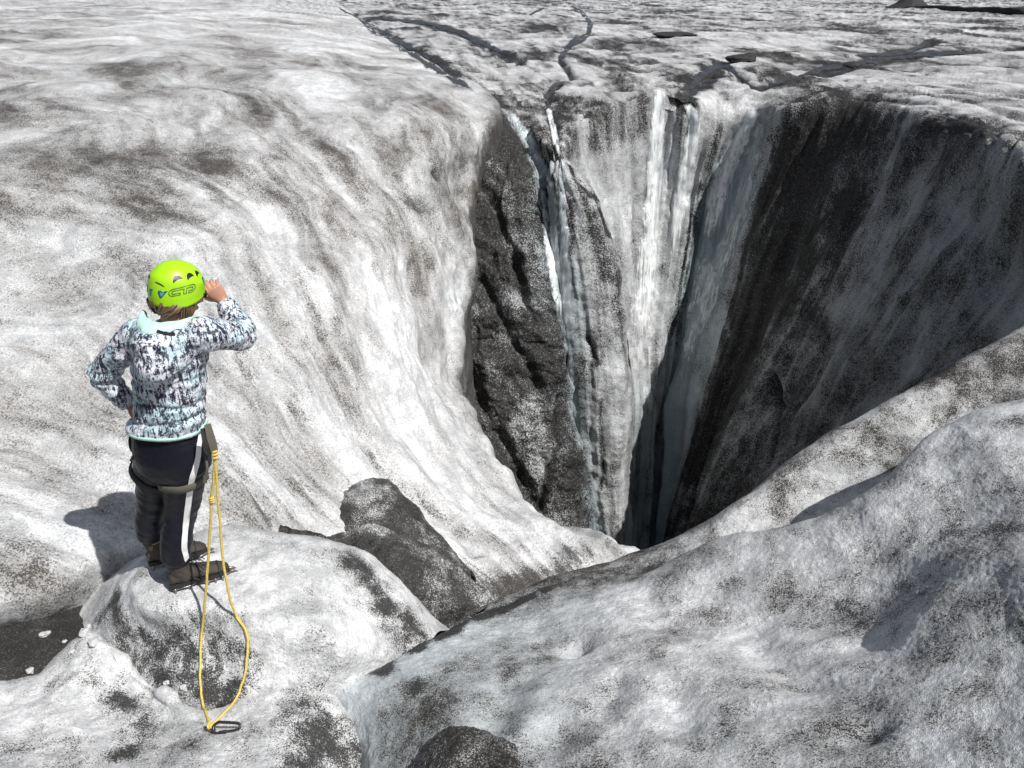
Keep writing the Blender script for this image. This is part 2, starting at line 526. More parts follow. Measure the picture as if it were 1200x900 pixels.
make_sheet('moulin_wall', funnel_ctrl(), funnel_disp, funnel_attr, step=1.7, cap=170,
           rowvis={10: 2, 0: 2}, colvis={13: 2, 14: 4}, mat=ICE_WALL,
           carve=[(s, 0.10) for s in STREAMS] + [(s, 0.08) for s in FALL_LIPS] +
                 [([(913, 445, 5), (908, 500, 7), (900, 545, 6)], 0.3), ([(655, 468, 4), (645, 540, 5), (633, 600, 4)], 0.15), ([(565, 330, 6), (600, 400, 6), (640, 470, 6)], 0.12),
                  ([(545, 430, 8), (580, 500, 8), (625, 590, 8)], 0.14), ([(560, 210, 7), (600, 300, 7), (620, 380, 6)], 0.12)],
           dirt=[([(u, v, w * 1.5) for u, v, w in s], 0.9) for s in STREAMS[:2]] + [(s, 1.0) for s in STREAMS[2:]] + [
               ([(556, 128, 22), (590, 158, 26), (606, 200, 18)], 0.55), ([(640, 175, 9), (628, 205, 8)], 0.2), ([(668, 115, 12), (655, 140, 12)], 0.4),
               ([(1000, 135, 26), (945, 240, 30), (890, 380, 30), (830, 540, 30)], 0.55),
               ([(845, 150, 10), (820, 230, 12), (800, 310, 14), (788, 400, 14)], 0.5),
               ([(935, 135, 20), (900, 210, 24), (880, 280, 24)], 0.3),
               ([(655, 468, 3), (645, 540, 4), (633, 600, 3)], 0.5), ([(575, 240, 22), (560, 330, 22)], 0.2),
               ([(700, 170, 10), (745, 150, 16)], 0.22), ([(735, 240, 12), (738, 300, 10)], 0.25),
               ([(800, 140, 12), (812, 170, 10)], 0.2),
           ])

# ---------------------------------------------- free-standing rib of ice between the falls
def rib_ctrl():
    rows = []
    for (v, l, m, r, Y) in [(186, 648, 655, 664, 10.85), (205, 646, 660, 680, 10.6), (250, 646, 674, 706, 10.45), (330, 654, 692, 727, 10.2),
                            (440, 665, 702, 738, 9.9), (540, 672, 706, 737, 9.7), (620, 690, 713, 732, 9.6), (720, 705, 722, 738, 9.5)]:
        d = 0.28
        rows.append([W(l + 14, v, Y=Y + 1.2), W(l + 1, v, Y=Y + 0.6), W(l, v, Y=Y + 0.22), W(0.55 * l + 0.45 * m, v, Y=Y + 0.05), W(m, v, Y=Y),
                     W(0.35 * m + 0.65 * r, v, Y=Y + 0.06), W(r, v, Y=Y + 0.3), W(r - 1, v, Y=Y + 0.9), W(r - 8, v, Y=Y + 2.0)])
    rows[0] = [p * 0.35 + 0.65 * np.mean(rows[0], axis=0) for p in rows[0]]
    return rows

def rib_disp(i):
    G, T, S = i['G0'], i['T'], i['S']
    fl = np.stack([S * 1.3, T * 0.5, T * 0], -1)
    return fbm(fl, 1.0, 4, 200) * 0.10 + fbm(G, 1.6, 5, 210, 0.55) * 0.10 + fbm(G, 7, 3, 215) * 0.012

def rib_attr(i):
    G, T, S = i['G0'], i['T'], i['S']
    st = np.stack([S * 1.6, T * 0.5, T * 0], -1)
    s1 = fbm(st, 1.0, 5, 220, 0.6); s2 = fbm(G, 2.2, 5, 230, 0.6)
    return dict(silt=0.55 + 0.8 * s1 + 0.6 * s2 + 0.5 * i['stroke'], dirt=0.20 + 0.45 * s1 + 0.5 * s2 + i['stroke'],
                blue=0.15 + 0.5 * np.exp(-((S - 2.7) / 0.6)**2) * sstep(1.5, 3, T), wet=0.2 + 0 * S)

make_sheet('ice_rib', rib_ctrl(), rib_disp, rib_attr, step=1.7, mat=ICE_WALL, cap=120, colvis={0: 3, 7: 3},
           carve=[([(705, 470, 2.5), (706, 540, 2.5), (703, 575, 2.5)], 0.025), ([(688, 398, 5), (697, 420, 4)], 0.07)],
           dirt=[([(690, 398, 5), (699, 425, 5)], 0.5), ([(668, 196, 5), (690, 225, 5), (706, 255, 5), (722, 300, 5), (730, 350, 4), (738, 430, 4)], 0.9), ([(672, 215, 7), (690, 250, 9), (712, 310, 8), (725, 370, 7)], 0.35),
                 ([(705, 470, 3), (706, 575, 3)], 0.4), ([(670, 230, 5), (668, 300, 5)], 0.3)])

# ---------------------------------------------- the lit slope on the left
def slope_ctrl():
    rows = Z([
        [(-520, -17, 1.9), (-180, -17, 1.9), (60, -17, 1.9), (180, -17, 1.85), (270, -17, 1.8), (330, -17, 1.6), (370, -17, 1.4)],
        [(-520, 2, 1.95), (-180, 2, 1.95), (60, 2, 1.93), (200, 2, 1.9), (300, 2, 1.85), (360, 2, 1.65), (392, 2, 1.42)],
        [(-520, 30, 1.95), (-180, 30, 1.95), (60, 30, 1.92), (200, 30, 1.88), (320, 31, 1.78), (395, 33, 1.55), (432, 35, 1.38)],
        [(-520, 66, 1.82), (-180, 66, 1.82), (60, 66, 1.78), (200, 68, 1.74), (330, 70, 1.66), (440, 73, 1.48), (492, 76, 1.34)],
        [(-520, 120, 1.60), (-180, 120, 1.58), (60, 120, 1.55), (200, 122, 1.50), (340, 122, 1.48), (480, 116, 1.40), (550, 118, 1.26)],
        [(-520, 190, 1.35), (-180, 190, 1.30), (60, 190, 1.25), (200, 190, 1.20), (350, 188, 1.12), (500, 178, 1.02), (553, 160, 0.98)],
        [(-520, 270, 1.10), (-180, 270, 1.00), (60, 270, 0.88), (200, 270, 0.85), (350, 268, 0.72), (490, 268, 0.44), (542, 215, 0.52)],
        [(-520, 350, 0.85), (-180, 350, 0.70), (60, 350, 0.57), (200, 350, 0.55), (340, 350, 0.43), (480, 350, 0.0), (543, 292, 0.0)],
        [(-520, 450, 0.60), (-180, 450, 0.40), (60, 450, 0.22), (200, 450, 0.18), (335, 450, 0.05), (465, 455, -0.38), (514, 398, -0.60)],
        [(-520, 540, 0.35), (-180, 540, 0.20), (60, 540, 0.02), (200, 540, -0.05), (335, 545, -0.25), (490, 548, -0.70), (524, 482, -0.98)],
        [(-520, 620, 0.10), (-180, 620, 0.02), (60, 610, -0.06), (200, 605, -0.16), (335, 612, -0.42), (530, 612, -0.86), (590, 590, -1.12)],
        [(-520, 720, -0.1), (-180, 720, -0.1), (40, 700, -0.22), (160, 655, -0.32), (335, 645, -0.58), (560, 668, -0.95), (668, 632, -1.10)],
        [(-520, 780, -0.5), (-180, 770, -0.5), (40, 735, -0.50), (170, 690, -0.62), (340, 680, -0.85), (590, 712, -1.12), (724, 656, -1.08)],
        [(-520, 830, -1.0), (-180, 820, -1.0), (40, 770, -0.90), (170, 730, -1.00), (340, 720, -1.20), (620, 745, -1.40), (745, 700, -1.40)],
    ])
    out = []
    for k, r in enumerate(rows):
        lip = r[-1]
        far = max(0.0, (5 - k) / 5.0)
        if k < 5:
            r = r + [lip + [0.25 + 0.05 * k, 0.1, -0.12], lip + [0.5, 0.2, -0.5], lip + [0.6, 0.3, -1.2]]
        else:
            r = r + [lip + [0.14, 0.22, -0.22], lip + [0.05, 0.45, -1.2], lip + [0.15, 0.5, -4.0]]
        out.append(r)
    return out

def slope_coords(i):
    """down-slope flow coordinates: along the runnels and across them"""
    G = i['G0']
    # runnels converge on the mouth of the shaft
    dx = G[..., 0] - 1.3; dy = G[..., 1] - 3.1
    a = np.arctan2(dy, -dx) * 5.0                 # across
    b = np.hypot(dx, dy)                          # along
    wv = fbm(G, 0.45, 3, 300) * 0.55
    return np.stack([a + wv, b * 0.24 + 0.2 * wv, G[..., 2] * 0.4], -1)

def slope_disp(i):
    G, T, S = i['G0'], i['T'], i['S']
    Q = slope_coords(i)
    amp = sstep(2.0, 4.5, T) * (1 - 0.45 * sstep(8, 11, T))
    h = fbm(Q, 0.9, 5, 310, 0.55) * 0.20 * amp
    h += fbm(Q, 2.8, 4, 320, 0.55) * 0.075 * amp
    h += fbm(G, 0.6, 3, 330) * 0.10
    h += fbm(G, 5.0, 3, 340) * 0.012
    Pp = G.copy(); Pp[..., 1] *= 0.6; Pp[..., 2] = 0
    h += (1 - sstep(2.5, 4.5, T)) * (fbm(Pp, 0.6, 5, 350) * 0.14)
    edge = sstep(5.2, 6.2, S) * sstep(4, 6, T)
    h += edge * (fbm(G, 1.3, 4, 360) * 0.15 + ridged(G, 1.0, 3, 365) * 0.08)
    return h * (1 - 0.6 * sstep(6.5, 7.5, S))

def slope_attr(i):
    G, T, S, h = i['G0'], i['T'], i['S'], i['h']
    Q = slope_coords(i)
    n1 = fbm(Q, 1.7, 5, 400, 0.6); n2 = fbm(Q, 5.0, 4, 410, 0.65); n3 = fbm(G, 0.5, 3, 420)
    band = np.exp(-((T - 5.2) / 2.2)**2)
    silt = 0.35 + 0.95 * n1 + 0.75 * n2 + 0.45 * n3 + 0.26 * band + 0.7 * i['stroke']
    n4 = fbm(G, 7.0, 3, 430, 0.6)
    dirt = 0.14 + 0.36 * n1 + 0.34 * n2 + 0.20 * n3 + 0.25 * n4 + 0.16 * band + i['stroke'] * (0.75 + 0.8 * n2)
    und = sstep(6.3, 7.3, S)
    return dict(silt=silt + 0.4 * und, dirt=dirt + 0.35 * und, blue=0.06 + 0.2 * und + 0.12 * n3, wet=0.05 + 0.2 * und)

make_sheet('glacier_slope', slope_ctrl(), slope_disp, slope_attr, step=1.7, cap=130, mat=ICE_FAR,
           rowvis={0: 2, 12: 3}, colvis={0: 3, 7: 2, 8: 3},
           carve=[([(255, 520, 8), (290, 570, 9), (325, 620, 8)], 0.06), ([(425, 515, 10), (480, 570, 12), (530, 610, 12), (560, 640, 10)], 0.10),
                  ([(515, 205, 9)], 0.12), ([(380, 395, 6), (345, 330, 6)], 0.05),
                  ([(500, 240, 10), (530, 300, 8)], 0.10)],
           dirt=[([(255, 520, 7), (275, 545, 9), (300, 590, 6), (322, 615, 5)], 0.5),
                 ([(60, 130, 18), (110, 190, 30), (160, 230, 30), (210, 255, 22)], 0.17),
                 ([(10, 100, 20), (45, 125, 14)], 0.15), ([(290, 90, 30), (330, 140, 36), (380, 170, 30)], 0.14),
                 ([(300, 200, 24), (340, 260, 20)], 0.12), ([(160, 130, 9), (175, 145, 7)], 0.2),
                 ([(235, 185, 12), (260, 240, 10)], 0.2), ([(20, 20, 30), (80, 10, 40), (140, 4, 30)], 0.2),
                 ([(515, 206, 7)], 0.7), ([(485, 235, 8), (500, 245, 9)], 0.5),
                 ([(430, 520, 9), (480, 570, 10), (525, 600, 10)], 0.35), ([(590, 690, 18), (640, 672, 18), (690, 663, 15)], 0.8),
                 ([(515, 640, 14), (560, 668, 20), (600, 692, 20)], 0.45), ([(540, 615, 12), (600, 640, 14), (650, 652, 14)], 0.34), ([(665, 655, 12), (700, 662, 9)], 0.6),
                 ([(30, 30, 50), (5, 150, 14)], 0.12), ([(340, 460, 14), (360, 500, 12)], 0.15),
                 ([(270, 380, 14), (290, 430, 16)], 0.2), ([(350, 330, 16), (380, 390, 12)], 0.15),
                 ([(20, 650, 26), (60, 640, 18), (40, 670, 14)], 0.22), ([(100, 535, 16), (60, 550, 14)], 0.1)])

# ---------------------------------------------- foreground mound on the right
def mound_ctrl():
    L = [(575, 712, -.55), (650, 684, -.55), (725, 661, -.5), (800, 634, -.35), (860, 600, -.15), (930, 545, .1), (1000, 500, .3), (1100, 447, .55), (1200, 392, .75), (1350, 320, 1.0), (1600, 230, 1.2)]
    rows = Z([
        L,
        [(562, 720, -.52), (650, 698, -.5), (740, 678, -.42), (812, 655, -.32), (888, 628, -.18), (975, 586, .0), (1060, 542, .18), (1140, 498, .40), (1220, 458, .57), (1370, 390, .85), (1620, 320, 1.0)],
        [(538, 735, -.47), (648, 712, -.42), (745, 690, -.32), (824, 648, -.12), (914, 628, .13), (985, 606, .31), (1045, 566, .49), (1105, 515, .66), (1200, 485, .84), (1370, 420, 1.0), (1620, 350, 1.15)],
        [(478, 764, -.42), (640, 752, -.25), (745, 735, -.12), (836, 725, -.04), (925, 712, .11), (1005, 694, .26), (1070, 652, .45), (1135, 612, .62), (1225, 600, .80), (1400, 580, .95), (1650, 560, 1.1)],
        [(398, 803, -.42), (622, 800, -.10), (745, 795, .08), (850, 795, .19), (950, 785, .30), (1040, 768, .46), (1112, 740, .60), (1175, 722, .70), (1265, 720, .85), (1450, 720, 1), (1700, 720, 1.1)],
        [(405, 850, -.46), (602, 862, -.02), (745, 870, .18), (862, 870, .33), (972, 870, .46), (1072, 862, .58), (1152, 852, .68), (1225, 850, .78), (1325, 850, .9), (1500, 860, 1.0), (1750, 870, 1.1)],
        [(425, 930, -.46), (602, 960, .0), (752, 980, .25), (882, 990, .4), (1002, 1000, .55), (1102, 1000, .65), (1202, 1000, .75), (1302, 1000, .85), (1402, 1000, .9), (1550, 1000, 1), (1800, 1000, 1.1)],
        [(400, 1350, -.1), (602, 1350, .2), (752, 1350, .4), (882, 1350, .55), (1002, 1350, .65), (1102, 1350, .75), (1202, 1350, .85), (1302, 1350, .9), (1402, 1350, .95), (1550, 1350, 1), (1800, 1350, 1.1)],
    ])
    lip = rows[0]
    r1 = [p + [0.0, 0.16, -0.12] for p in lip]
    r2 = [p + [0.0, 0.28, -0.7] for p in lip]
    r3 = [p + [0.05, 0.3, -3.0] for p in lip]
    rows = [r3, r2, r1] + rows
    return [[r[0] + [-0.10, 0.02, -0.5]] + r for r in rows]

def mound_disp(i):
    G, T, S = i['G0'], i['T'], i['S']
    Q = np.stack([G[..., 0] * 0.9 + G[..., 1] * 0.45, (G[..., 1] * 0.9 - G[..., 0] * 0.45) * 0.55, G[..., 2]], -1)
    h = fbm(Q, 1.3, 3, 500, 0.42) * 0.085 + fbm(G, 4.5, 3, 510, 0.5) * 0.010 + fbm(G, 16, 3, 520, 0.6) * 0.0045
    h += fbm(G, 45, 2, 525, 0.6) * 0.003
    return h * sstep(2.2, 3.2, T)  + (1 - sstep(2.2, 3.2, T)) * fbm(G, 1.5, 4, 500) * 0.05

def mound_attr(i):
    G, T, S = i['G0'], i['T'], i['S']
    n1 = fbm(G, 2.2, 5, 530, 0.6); n2 = fbm(G, 8, 4, 540, 0.6); n3 = fbm(G, 0.8, 3, 550)
    far = sstep(5.2, 3.6, T)
    back = 1 - sstep(2.0, 2.9, T)
    silt = 0.36 + 0.90 * n1 + 0.50 * n2 + 0.60 * n3 + 0.28 * far + 0.4 * back + 0.35 * i['stroke']
    dirt = 0.19 + 0.52 * n1 + 0.40 * n2 + 0.20 * n3 + 0.15 * far + 0.2 * back + i['stroke']
    return dict(silt=silt, dirt=dirt, blue=0.10 + 0.25 * sstep(3, 1.2, S) + 0.2 * n3, wet=0.22 + 0.3 * n1)

make_sheet('ice_mound', mound_ctrl(), mound_disp, mound_attr, step=1.7, cap=130, mat=ICE_NEAR, flip=False,
           rowvis={0: 6, 1: 3, 9: 4}, colvis={10: 3, 11: 6},
           carve=[([(850, 690, 34), (890, 712, 44), (950, 728, 46), (1010, 745, 36)], 0.030),
                  ([(672, 755, 20), (678, 800, 30), (655, 860, 34)], 0.06), ([(722, 795, 14), (708, 830, 18)], 0.03),
                  ([(600, 800, 22), (580, 850, 26)], 0.04), ([(872, 738, 22), (940, 792, 28), (1015, 850, 30)], 0.035),
                  ([(1010, 645, 30), (1100, 690, 40), (1200, 760, 44)], 0.015), ([(760, 700, 18), (790, 760, 24), (800, 840, 28)], 0.03)],
           dirt=[([(985, 705, 16), (1005, 722, 14), (1000, 740, 12)], 0.32), ([(860, 830, 22), (850, 850, 16)], 0.25),
                 ([(1110, 620, 20), (1140, 628, 16)], 0.3), ([(392, 806, 12), (450, 782, 11), (520, 748, 9), (575, 716, 8), (640, 692, 6)], 0.9),
                 ([(425, 830, 24), (470, 812, 20), (510, 790, 12)], 0.5), ([(745, 680, 10), (770, 668, 10)], 0.35),
                 ([(820, 720, 26), (790, 700, 20)], 0.15), ([(1080, 860, 40), (1000, 850, 30)], 0.1),
                 ([(1190, 500, 20), (1150, 540, 26), (1100, 570, 20)], 0.15)])

# ---------------------------------------------- small ice bodies round the climber
def near_disp(seed, a=1.0):
    def f(i):
        G, T = i['G0'], i['T']
        h = fbm(G, 1.6, 4, seed, 0.5) * 0.06 + fbm(G, 5, 4, seed + 5, 0.55) * 0.020 + fbm(G, 18, 3, seed + 9, 0.6) * 0.007
        return a * (h + fbm(G, 45, 2, seed + 12, 0.6) * 0.003)
    return f

def near_attr(seed, silt0, dirt0, blue=0.05, wet=0.05):
    def f(i):
        G = i['G0']
        n1 = fbm(G, 2.4, 5, seed + 20, 0.6); n2 = fbm(G, 9, 4, seed + 25, 0.6)
        return dict(silt=silt0 + 0.75 * n1 + 0.45 * n2 + 0.3 * i['stroke'], dirt=dirt0 + 0.42 * n1 + 0.34 * n2 + i['stroke'] * np.clip(0.85 + 0.7 * n2 + 0.5 * n1, 0.1, 1.4),
                    blue=blue + 0.15 * n1, wet=wet + 0.5 * i['stroke'])
    return f

def climber_disp(i):
    h = near_disp(600, 0.7)(i)
    G = i['G0']
    d = np.hypot((G[..., 0] + 1.68), (G[..., 1] - 3.26) * 1.1)
    m = (1 - sstep(0.17, 0.34, d)) * sstep(-0.20, -0.05, G[..., 2])              # trodden flat under the boots
    return h * (1 - 0.85 * m) + m * np.clip(0.0 - G[..., 2], -0.05, 0.05)

make_sheet('climber_mound', Z([
    [(60, 715, -.85), (150, 668, -.7), (260, 650, -.65), (340, 650, -.7), (410, 665, -.8), (470, 695, -.9), (540, 745, -.95)],
    [(92, 722, -.42), (160, 656, -.12), (258, 622, -.02), (335, 627, -.08), (405, 642, -.20), (455, 670, -.35), (512, 742, -.55)],
    [(98, 734, -.40), (166, 678, -.03), (225, 688, .0), (310, 690, .0), (390, 700, -.10), (440, 720, -.25), (502, 755, -.52)],
    [(106, 752, -.41), (172, 705, -.04), (235, 706, -.01), (320, 728, -.01), (392, 745, -.10), (440, 762, -.28), (476, 778, -.52)],
    [(122, 780, -.47), (180, 758, -.28), (243, 768, -.24), (322, 774, -.18), (386, 786, -.26), (420, 794, -.40), (446, 800, -.55)],
    [(135, 812, -.50), (200, 822, -.44), (252, 832, -.42), (312, 822, -.38), (372, 820, -.42), (405, 820, -.54), (430, 822, -.62)],
    [(150, 850, -.9), (210, 860, -.9), (256, 865, -.9), (310, 855, -.8), (368, 850, -.8), (405, 850, -.9), (430, 855, -.9)],
]), climber_disp, near_attr(600, 0.20, 0.10), step=1.5, mat=ICE_NEAR, rowvis={0: 2, 5: 2},
    dirt=[([(135, 725, 30), (165, 755, 38), (200, 785, 38), (240, 805, 36), (275, 812, 26)], 0.5),
          ([(250, 740, 32), (285, 765, 26)], 0.28), ([(455, 715, 24), (485, 742, 24)], 0.6), ([(410, 655, 18), (440, 685, 22)], 0.55),
          ([(240, 775, 36), (258, 818, 26)], 0.40), ([(390, 790, 10), (350, 812, 12)], 0.12), ([(120, 715, 14), (135, 700, 12)], 0.35)])

make_sheet('anchor_mound', Z([
    [(-320, 800, -.9), (-40, 800, -.9), (40, 800, -.85), (105, 770, -.8), (180, 810, -.85), (245, 860, -.85), (310, 835, -.85), (345, 825, -.8), (395, 840, -.85), (430, 880, -.9), (445, 910, -.95)],
    [(-320, 805, -.36), (-40, 800, -.40), (40, 795, -.38), (104, 748, -.34), (172, 798, -.36), (245, 832, -.35), (308, 808, -.33), (345, 797, -.31), (392, 812, -.38), (425, 862, -.46), (438, 895, -.52)],
    [(-320, 830, -.30), (-40, 825, -.33), (45, 820, -.34), (112, 772, -.33), (178, 818, -.38), (248, 855, -.31), (305, 835, -.30), (342, 822, -.29), (385, 838, -.35), (412, 875, -.45), (425, 905, -.52)],
    [(-320, 860, -.24), (-40, 860, -.27), (45, 855, -.31), (112, 815, -.38), (185, 840, -.37), (245, 875, -.24), (300, 870, -.22), (335, 862, -.24), (370, 870, -.32), (395, 895, -.42), (408, 920, -.50)],
    [(-320, 920, -.12), (-40, 920, -.16), (40, 920, -.2), (110, 890, -.30), (180, 895, -.28), (240, 930, -.12), (295, 930, -.12), (330, 925, -.16), (360, 930, -.25), (380, 940, -.38), (392, 955, -.48)],
    [(-320, 1250, .2), (-40, 1250, .15), (40, 1250, .1), (110, 1250, .1), (180, 1250, .1), (240, 1250, .12), (295, 1250, .1), (330, 1250, .05), (360, 1250, .0), (380, 1250, -.1), (392, 1250, -.2)],
]), near_disp(650, 0.75), near_attr(650, 0.20, 0.14), step=1.5, mat=ICE_NEAR, rowvis={0: 3, 4: 4}, colvis={0: 4}, carve=[([(106, 750, 7), (140, 775, 8), (205, 812, 8)], -0.035)],
    dirt=[([(365, 845, 34), (388, 880, 36), (360, 892, 32)], 0.65), ([(130, 815, 16), (165, 845, 18), (150, 880, 20)], 0.5),
          ([(60, 870, 24), (20, 880, 24)], 0.16), ([(112, 800, 10), (140, 812, 10)], 0.3), ([(420, 870, 12), (430, 890, 12)], 0.3)])

make_sheet('ice_hump', Z([
    [(345, 625, -1.0), (402, 595, -.95), (452, 596, -.95), (508, 640, -1.05), (560, 700, -1.15)],
    [(358, 602, -.62), (405, 563, -.48), (450, 562, -.46), (502, 612, -.60), (548, 672, -.82)],
    [(372, 615, -.58), (415, 604, -.50), (462, 613, -.51), (516, 656, -.68), (557, 702, -.87)],
    [(390, 650, -.76), (432, 654, -.68), (484, 670, -.74), (534, 707, -.92), (572, 732, -1.02)],
]), near_disp(700, 1.3), near_attr(700, 0.6, 0.56, wet=0.4), step=1.7, mat=ICE_NEAR,
    dirt=[([(372, 590, 12), (392, 606, 16), (402, 628, 14)], 0.5), ([(395, 568, 6), (430, 558, 6), (466, 572, 7), (490, 602, 8)], 0.5),
          ([(520, 655, 14), (548, 690, 16)], 0.35), ([(470, 630, 14), (500, 660, 14)], 0.2)])

make_sheet('ice_ridge', Z([
    [(318, 655, -.9), (398, 650, -.9), (440, 645, -.9), (512, 690, -1.0), (598, 732, -1.1)],
    [(322, 620, -.27), (392, 622, -.27), (440, 618, -.26), (506, 648, -.45), (590, 708, -.76)],
    [(335, 634, -.38), (408, 655, -.38), (456, 664, -.36), (522, 700, -.55), (586, 726, -.82)],
    [(350, 665, -.62), (420, 692, -.62), (470, 722, -.64), (512, 748, -.78), (570, 745, -.95)],
]), near_disp(720, 1.7), near_attr(720, 0.6, 0.60, wet=0.35), step=1.7, mat=ICE_NEAR,
    dirt=[([(330, 622, 8), (390, 622, 8)], 0.7), ([(400, 640, 14), (430, 655, 20), (460, 690, 20), (480, 720, 14)], 0.6),
          ([(535, 690, 8), (550, 710, 8)], 0.4)])

make_sheet('dark_hump', Z([
    [(481, 935, -0.80), (526, 895, -0.80), (586, 895, -0.80), (646, 935, -0.80)],
    [(482, 903, -0.22), (531, 863, -0.06), (586, 867, 0.02), (644, 915, -0.02)],
    [(488, 930, -0.22), (531, 897, -0.05), (586, 903, 0.03), (644, 945, 0.00)],
    [(491, 1025, -0.32), (531, 1015, -0.22), (586, 1015, -0.17), (646, 1045, -0.17)],
]), near_disp(740, 1.3), near_attr(740, 0.85, 0.56), step=1.7, mat=ICE_NEAR)

# wet silt on the floor of the runnel, below all the humps
make_sheet('silt_bed', Z([
    [(-400, 640, -.42), (-60, 665, -.42), (60, 680, -.44), (140, 670, -.60), (300, 640, -.75), (460, 640, -.95), (640, 700, -1.25)],
    [(-400, 740, -.40), (-60, 735, -.39), (60, 735, -.40), (150, 735, -.52), (300, 720, -.75), (480, 720, -.9), (640, 740, -1.2)],
    [(-400, 800, -.42), (-60, 790, -.40), (60, 790, -.41), (160, 800, -.58), (300, 800, -.75), (480, 800, -.85), (620, 800, -1.0)],
    [(-400, 900, -.6), (-60, 900, -.6), (60, 900, -.6), (160, 900, -.7), (300, 900, -.8), (480, 900, -.85), (620, 900, -.9)],
    [(-400, 1100, -.6), (-60, 1100, -.6), (60, 1100, -.6), (160, 1100, -.7), (300, 1100, -.7), (480, 1100, -.7), (620, 1100, -.7)],
]), near_disp(760, 0.5), near_attr(760, 0.9, 0.85, wet=0.55), step=2.5, mat=ICE_NEAR)

# ================================================================== mesh tools for the things
class MB:
    """collects shapes, builds ONE mesh object"""
    def __init__(self):
        self.v = []; self.f = []
    def add(self, verts, faces):
        n = len(self.v)
        self.v += [tuple(map(float, p)) for p in verts]
        self.f += [tuple(i + n for i in f) for f in faces]
        return self
    def rings(self, R, cap=True, closed=False):
        """R: list of rings (each k points)"""
        k = len(R[0]); n0 = len(self.v)
        V = [p for r in R for p in r]
        F = []
        m = len(R)
        for i in range(m if closed else m - 1):
            i2 = (i + 1) % m
            for j in range(k):
                j2 = (j + 1) % k
                F.append((i * k + j, i * k + j2, i2 * k + j2, i2 * k + j))
        if cap and not closed:
            F.append(tuple(range(k))[::-1]); F.append(tuple((m - 1) * k + j for j in range(k)))
        return self.add(V, F)
    def tube(self, path, radii, seg=10, flat=1.0, up=None, round_ends=True):
        P = [np.array(p, float) for p in path]
        n = len(P)
        if not hasattr(radii, '__len__'):
            radii = [radii] * n
        radii = list(radii)
        T = [P[min(i + 1, n - 1)] - P[max(i - 1, 0)] for i in range(n)]
        T = [t / max(np.linalg.norm(t), 1e-9) for t in T]
        if round_ends:
            P = [P[0] - T[0] * radii[0] * 0.75, P[0] - T[0] * radii[0] * 0.4] + P + [P[-1] + T[-1] * radii[-1] * 0.4, P[-1] + T[-1] * radii[-1] * 0.75]
            radii = [radii[0] * 0.35, radii[0] * 0.8] + radii + [radii[-1] * 0.8, radii[-1] * 0.35]
            T = [T[0]] * 2 + T + [T[-1]] * 2
        ref = np.array(up if up is not None else (0.13, 0.31, 0.94), float)
        R = []
        for p, t, r in zip(P, T, radii):
            a = ref - t * ref.dot(t)
            if np.linalg.norm(a) < 1e-3:
                a = np.cross(t, [1, 0, 0])
            a /= np.linalg.norm(a); b = np.cross(t, a)
            if up is None:
                ref = a
            R.append([p + r * (math.cos(q) * b + flat * math.sin(q) * a) for q in np.arange(seg) * 2 * math.pi / seg])
        return self.rings(R)
    def ellipsoid(self, c, rx, ry, rz, ax=None, nu=16, nv=10):
        ax = np.eye(3) if ax is None else np.array(ax, float)
        R = []
        for i in range(nv + 1):
            ph = -math.pi / 2 + math.pi * (i + 0.0) / nv
            cp = max(math.cos(ph), 0.02)
            R.append([np.array(c) + rx * cp * math.cos(q) * ax[0] + ry * cp * math.sin(q) * ax[1] + rz * math.sin(ph) * ax[2] for q in np.arange(nu) * 2 * math.pi / nu])
        return self.rings(R)
    def box(self, c, sx, sy, sz, ax=None):
        ax = np.eye(3) if ax is None else np.array(ax, float)
        V = [np.array(c) + 0.5 * (a * sx * ax[0] + b * sy * ax[1] + d * sz * ax[2]) for d in (-1, 1) for b in (-1, 1) for a in (-1, 1)]
        return self.add(V, [(0, 2, 3, 1), (4, 5, 7, 6), (0, 1, 5, 4), (2, 6, 7, 3), (0, 4, 6, 2), (1, 3, 7, 5)])
    def mesh(self, name):
        me = bpy.data.meshes.new(name)
        me.from_pydata(self.v, [], self.f)
        me.update()
        return me
    def build(self, name, mat, parent=None, smooth=True, sub=0):
        me = self.mesh(name)
        return link(name, me, mat, parent, smooth, sub)

def link(name, me, mat, parent=None, smooth=True, sub=0):
    me.materials.clear(); me.materials.append(mat)
    if smooth:
        me.polygons.foreach_set('use_smooth', np.ones(len(me.polygons), bool))
    o = bpy.data.objects.new(name, me)
    C.objects.link(o)
    if parent is not None:
        o.parent = parent
        if parent.parent is None:                # meshes are modelled in world space
            o.matrix_parent_inverse = Matrix.Translation(-parent.location)
    if sub:
        md = o.modifiers.new('subdivision', 'SUBSURF'); md.levels = sub; md.render_levels = sub
    return o

def thing(name, loc, label, cat, group=None):
    o = bpy.data.objects.new(name, None)
    C.objects.link(o)
    o.location = loc
    o.empty_display_size = 0.1
    tag(o, label, cat, group)
    return o

def tag(o, label, cat, group=None):
    o['label'] = label; o['category'] = cat
    if group:
        o['group'] = group

def remesh(mb, voxel, smooth=4, fac=0.5):
    """one continuous skin round all the shapes collected in mb"""
    me = mb.mesh('tmp')
    bm = bmesh.new(); bm.from_mesh(me)
    bmesh.ops.recalc_face_normals(bm, faces=bm.faces)
    bm.to_mesh(me); bm.free()
    o = bpy.data.objects.new('tmp', me); C.objects.link(o)
    m = o.modifiers.new('r', 'REMESH'); m.mode = 'VOXEL'; m.voxel_size = voxel
    s = o.modifiers.new('s', 'SMOOTH'); s.factor = fac; s.iterations = smooth
    dg = bpy.context.evaluated_depsgraph_get()
    out = bpy.data.meshes.new_from_object(o.evaluated_get(dg))
    bpy.data.objects.remove(o); bpy.data.meshes.remove(me)
    return out

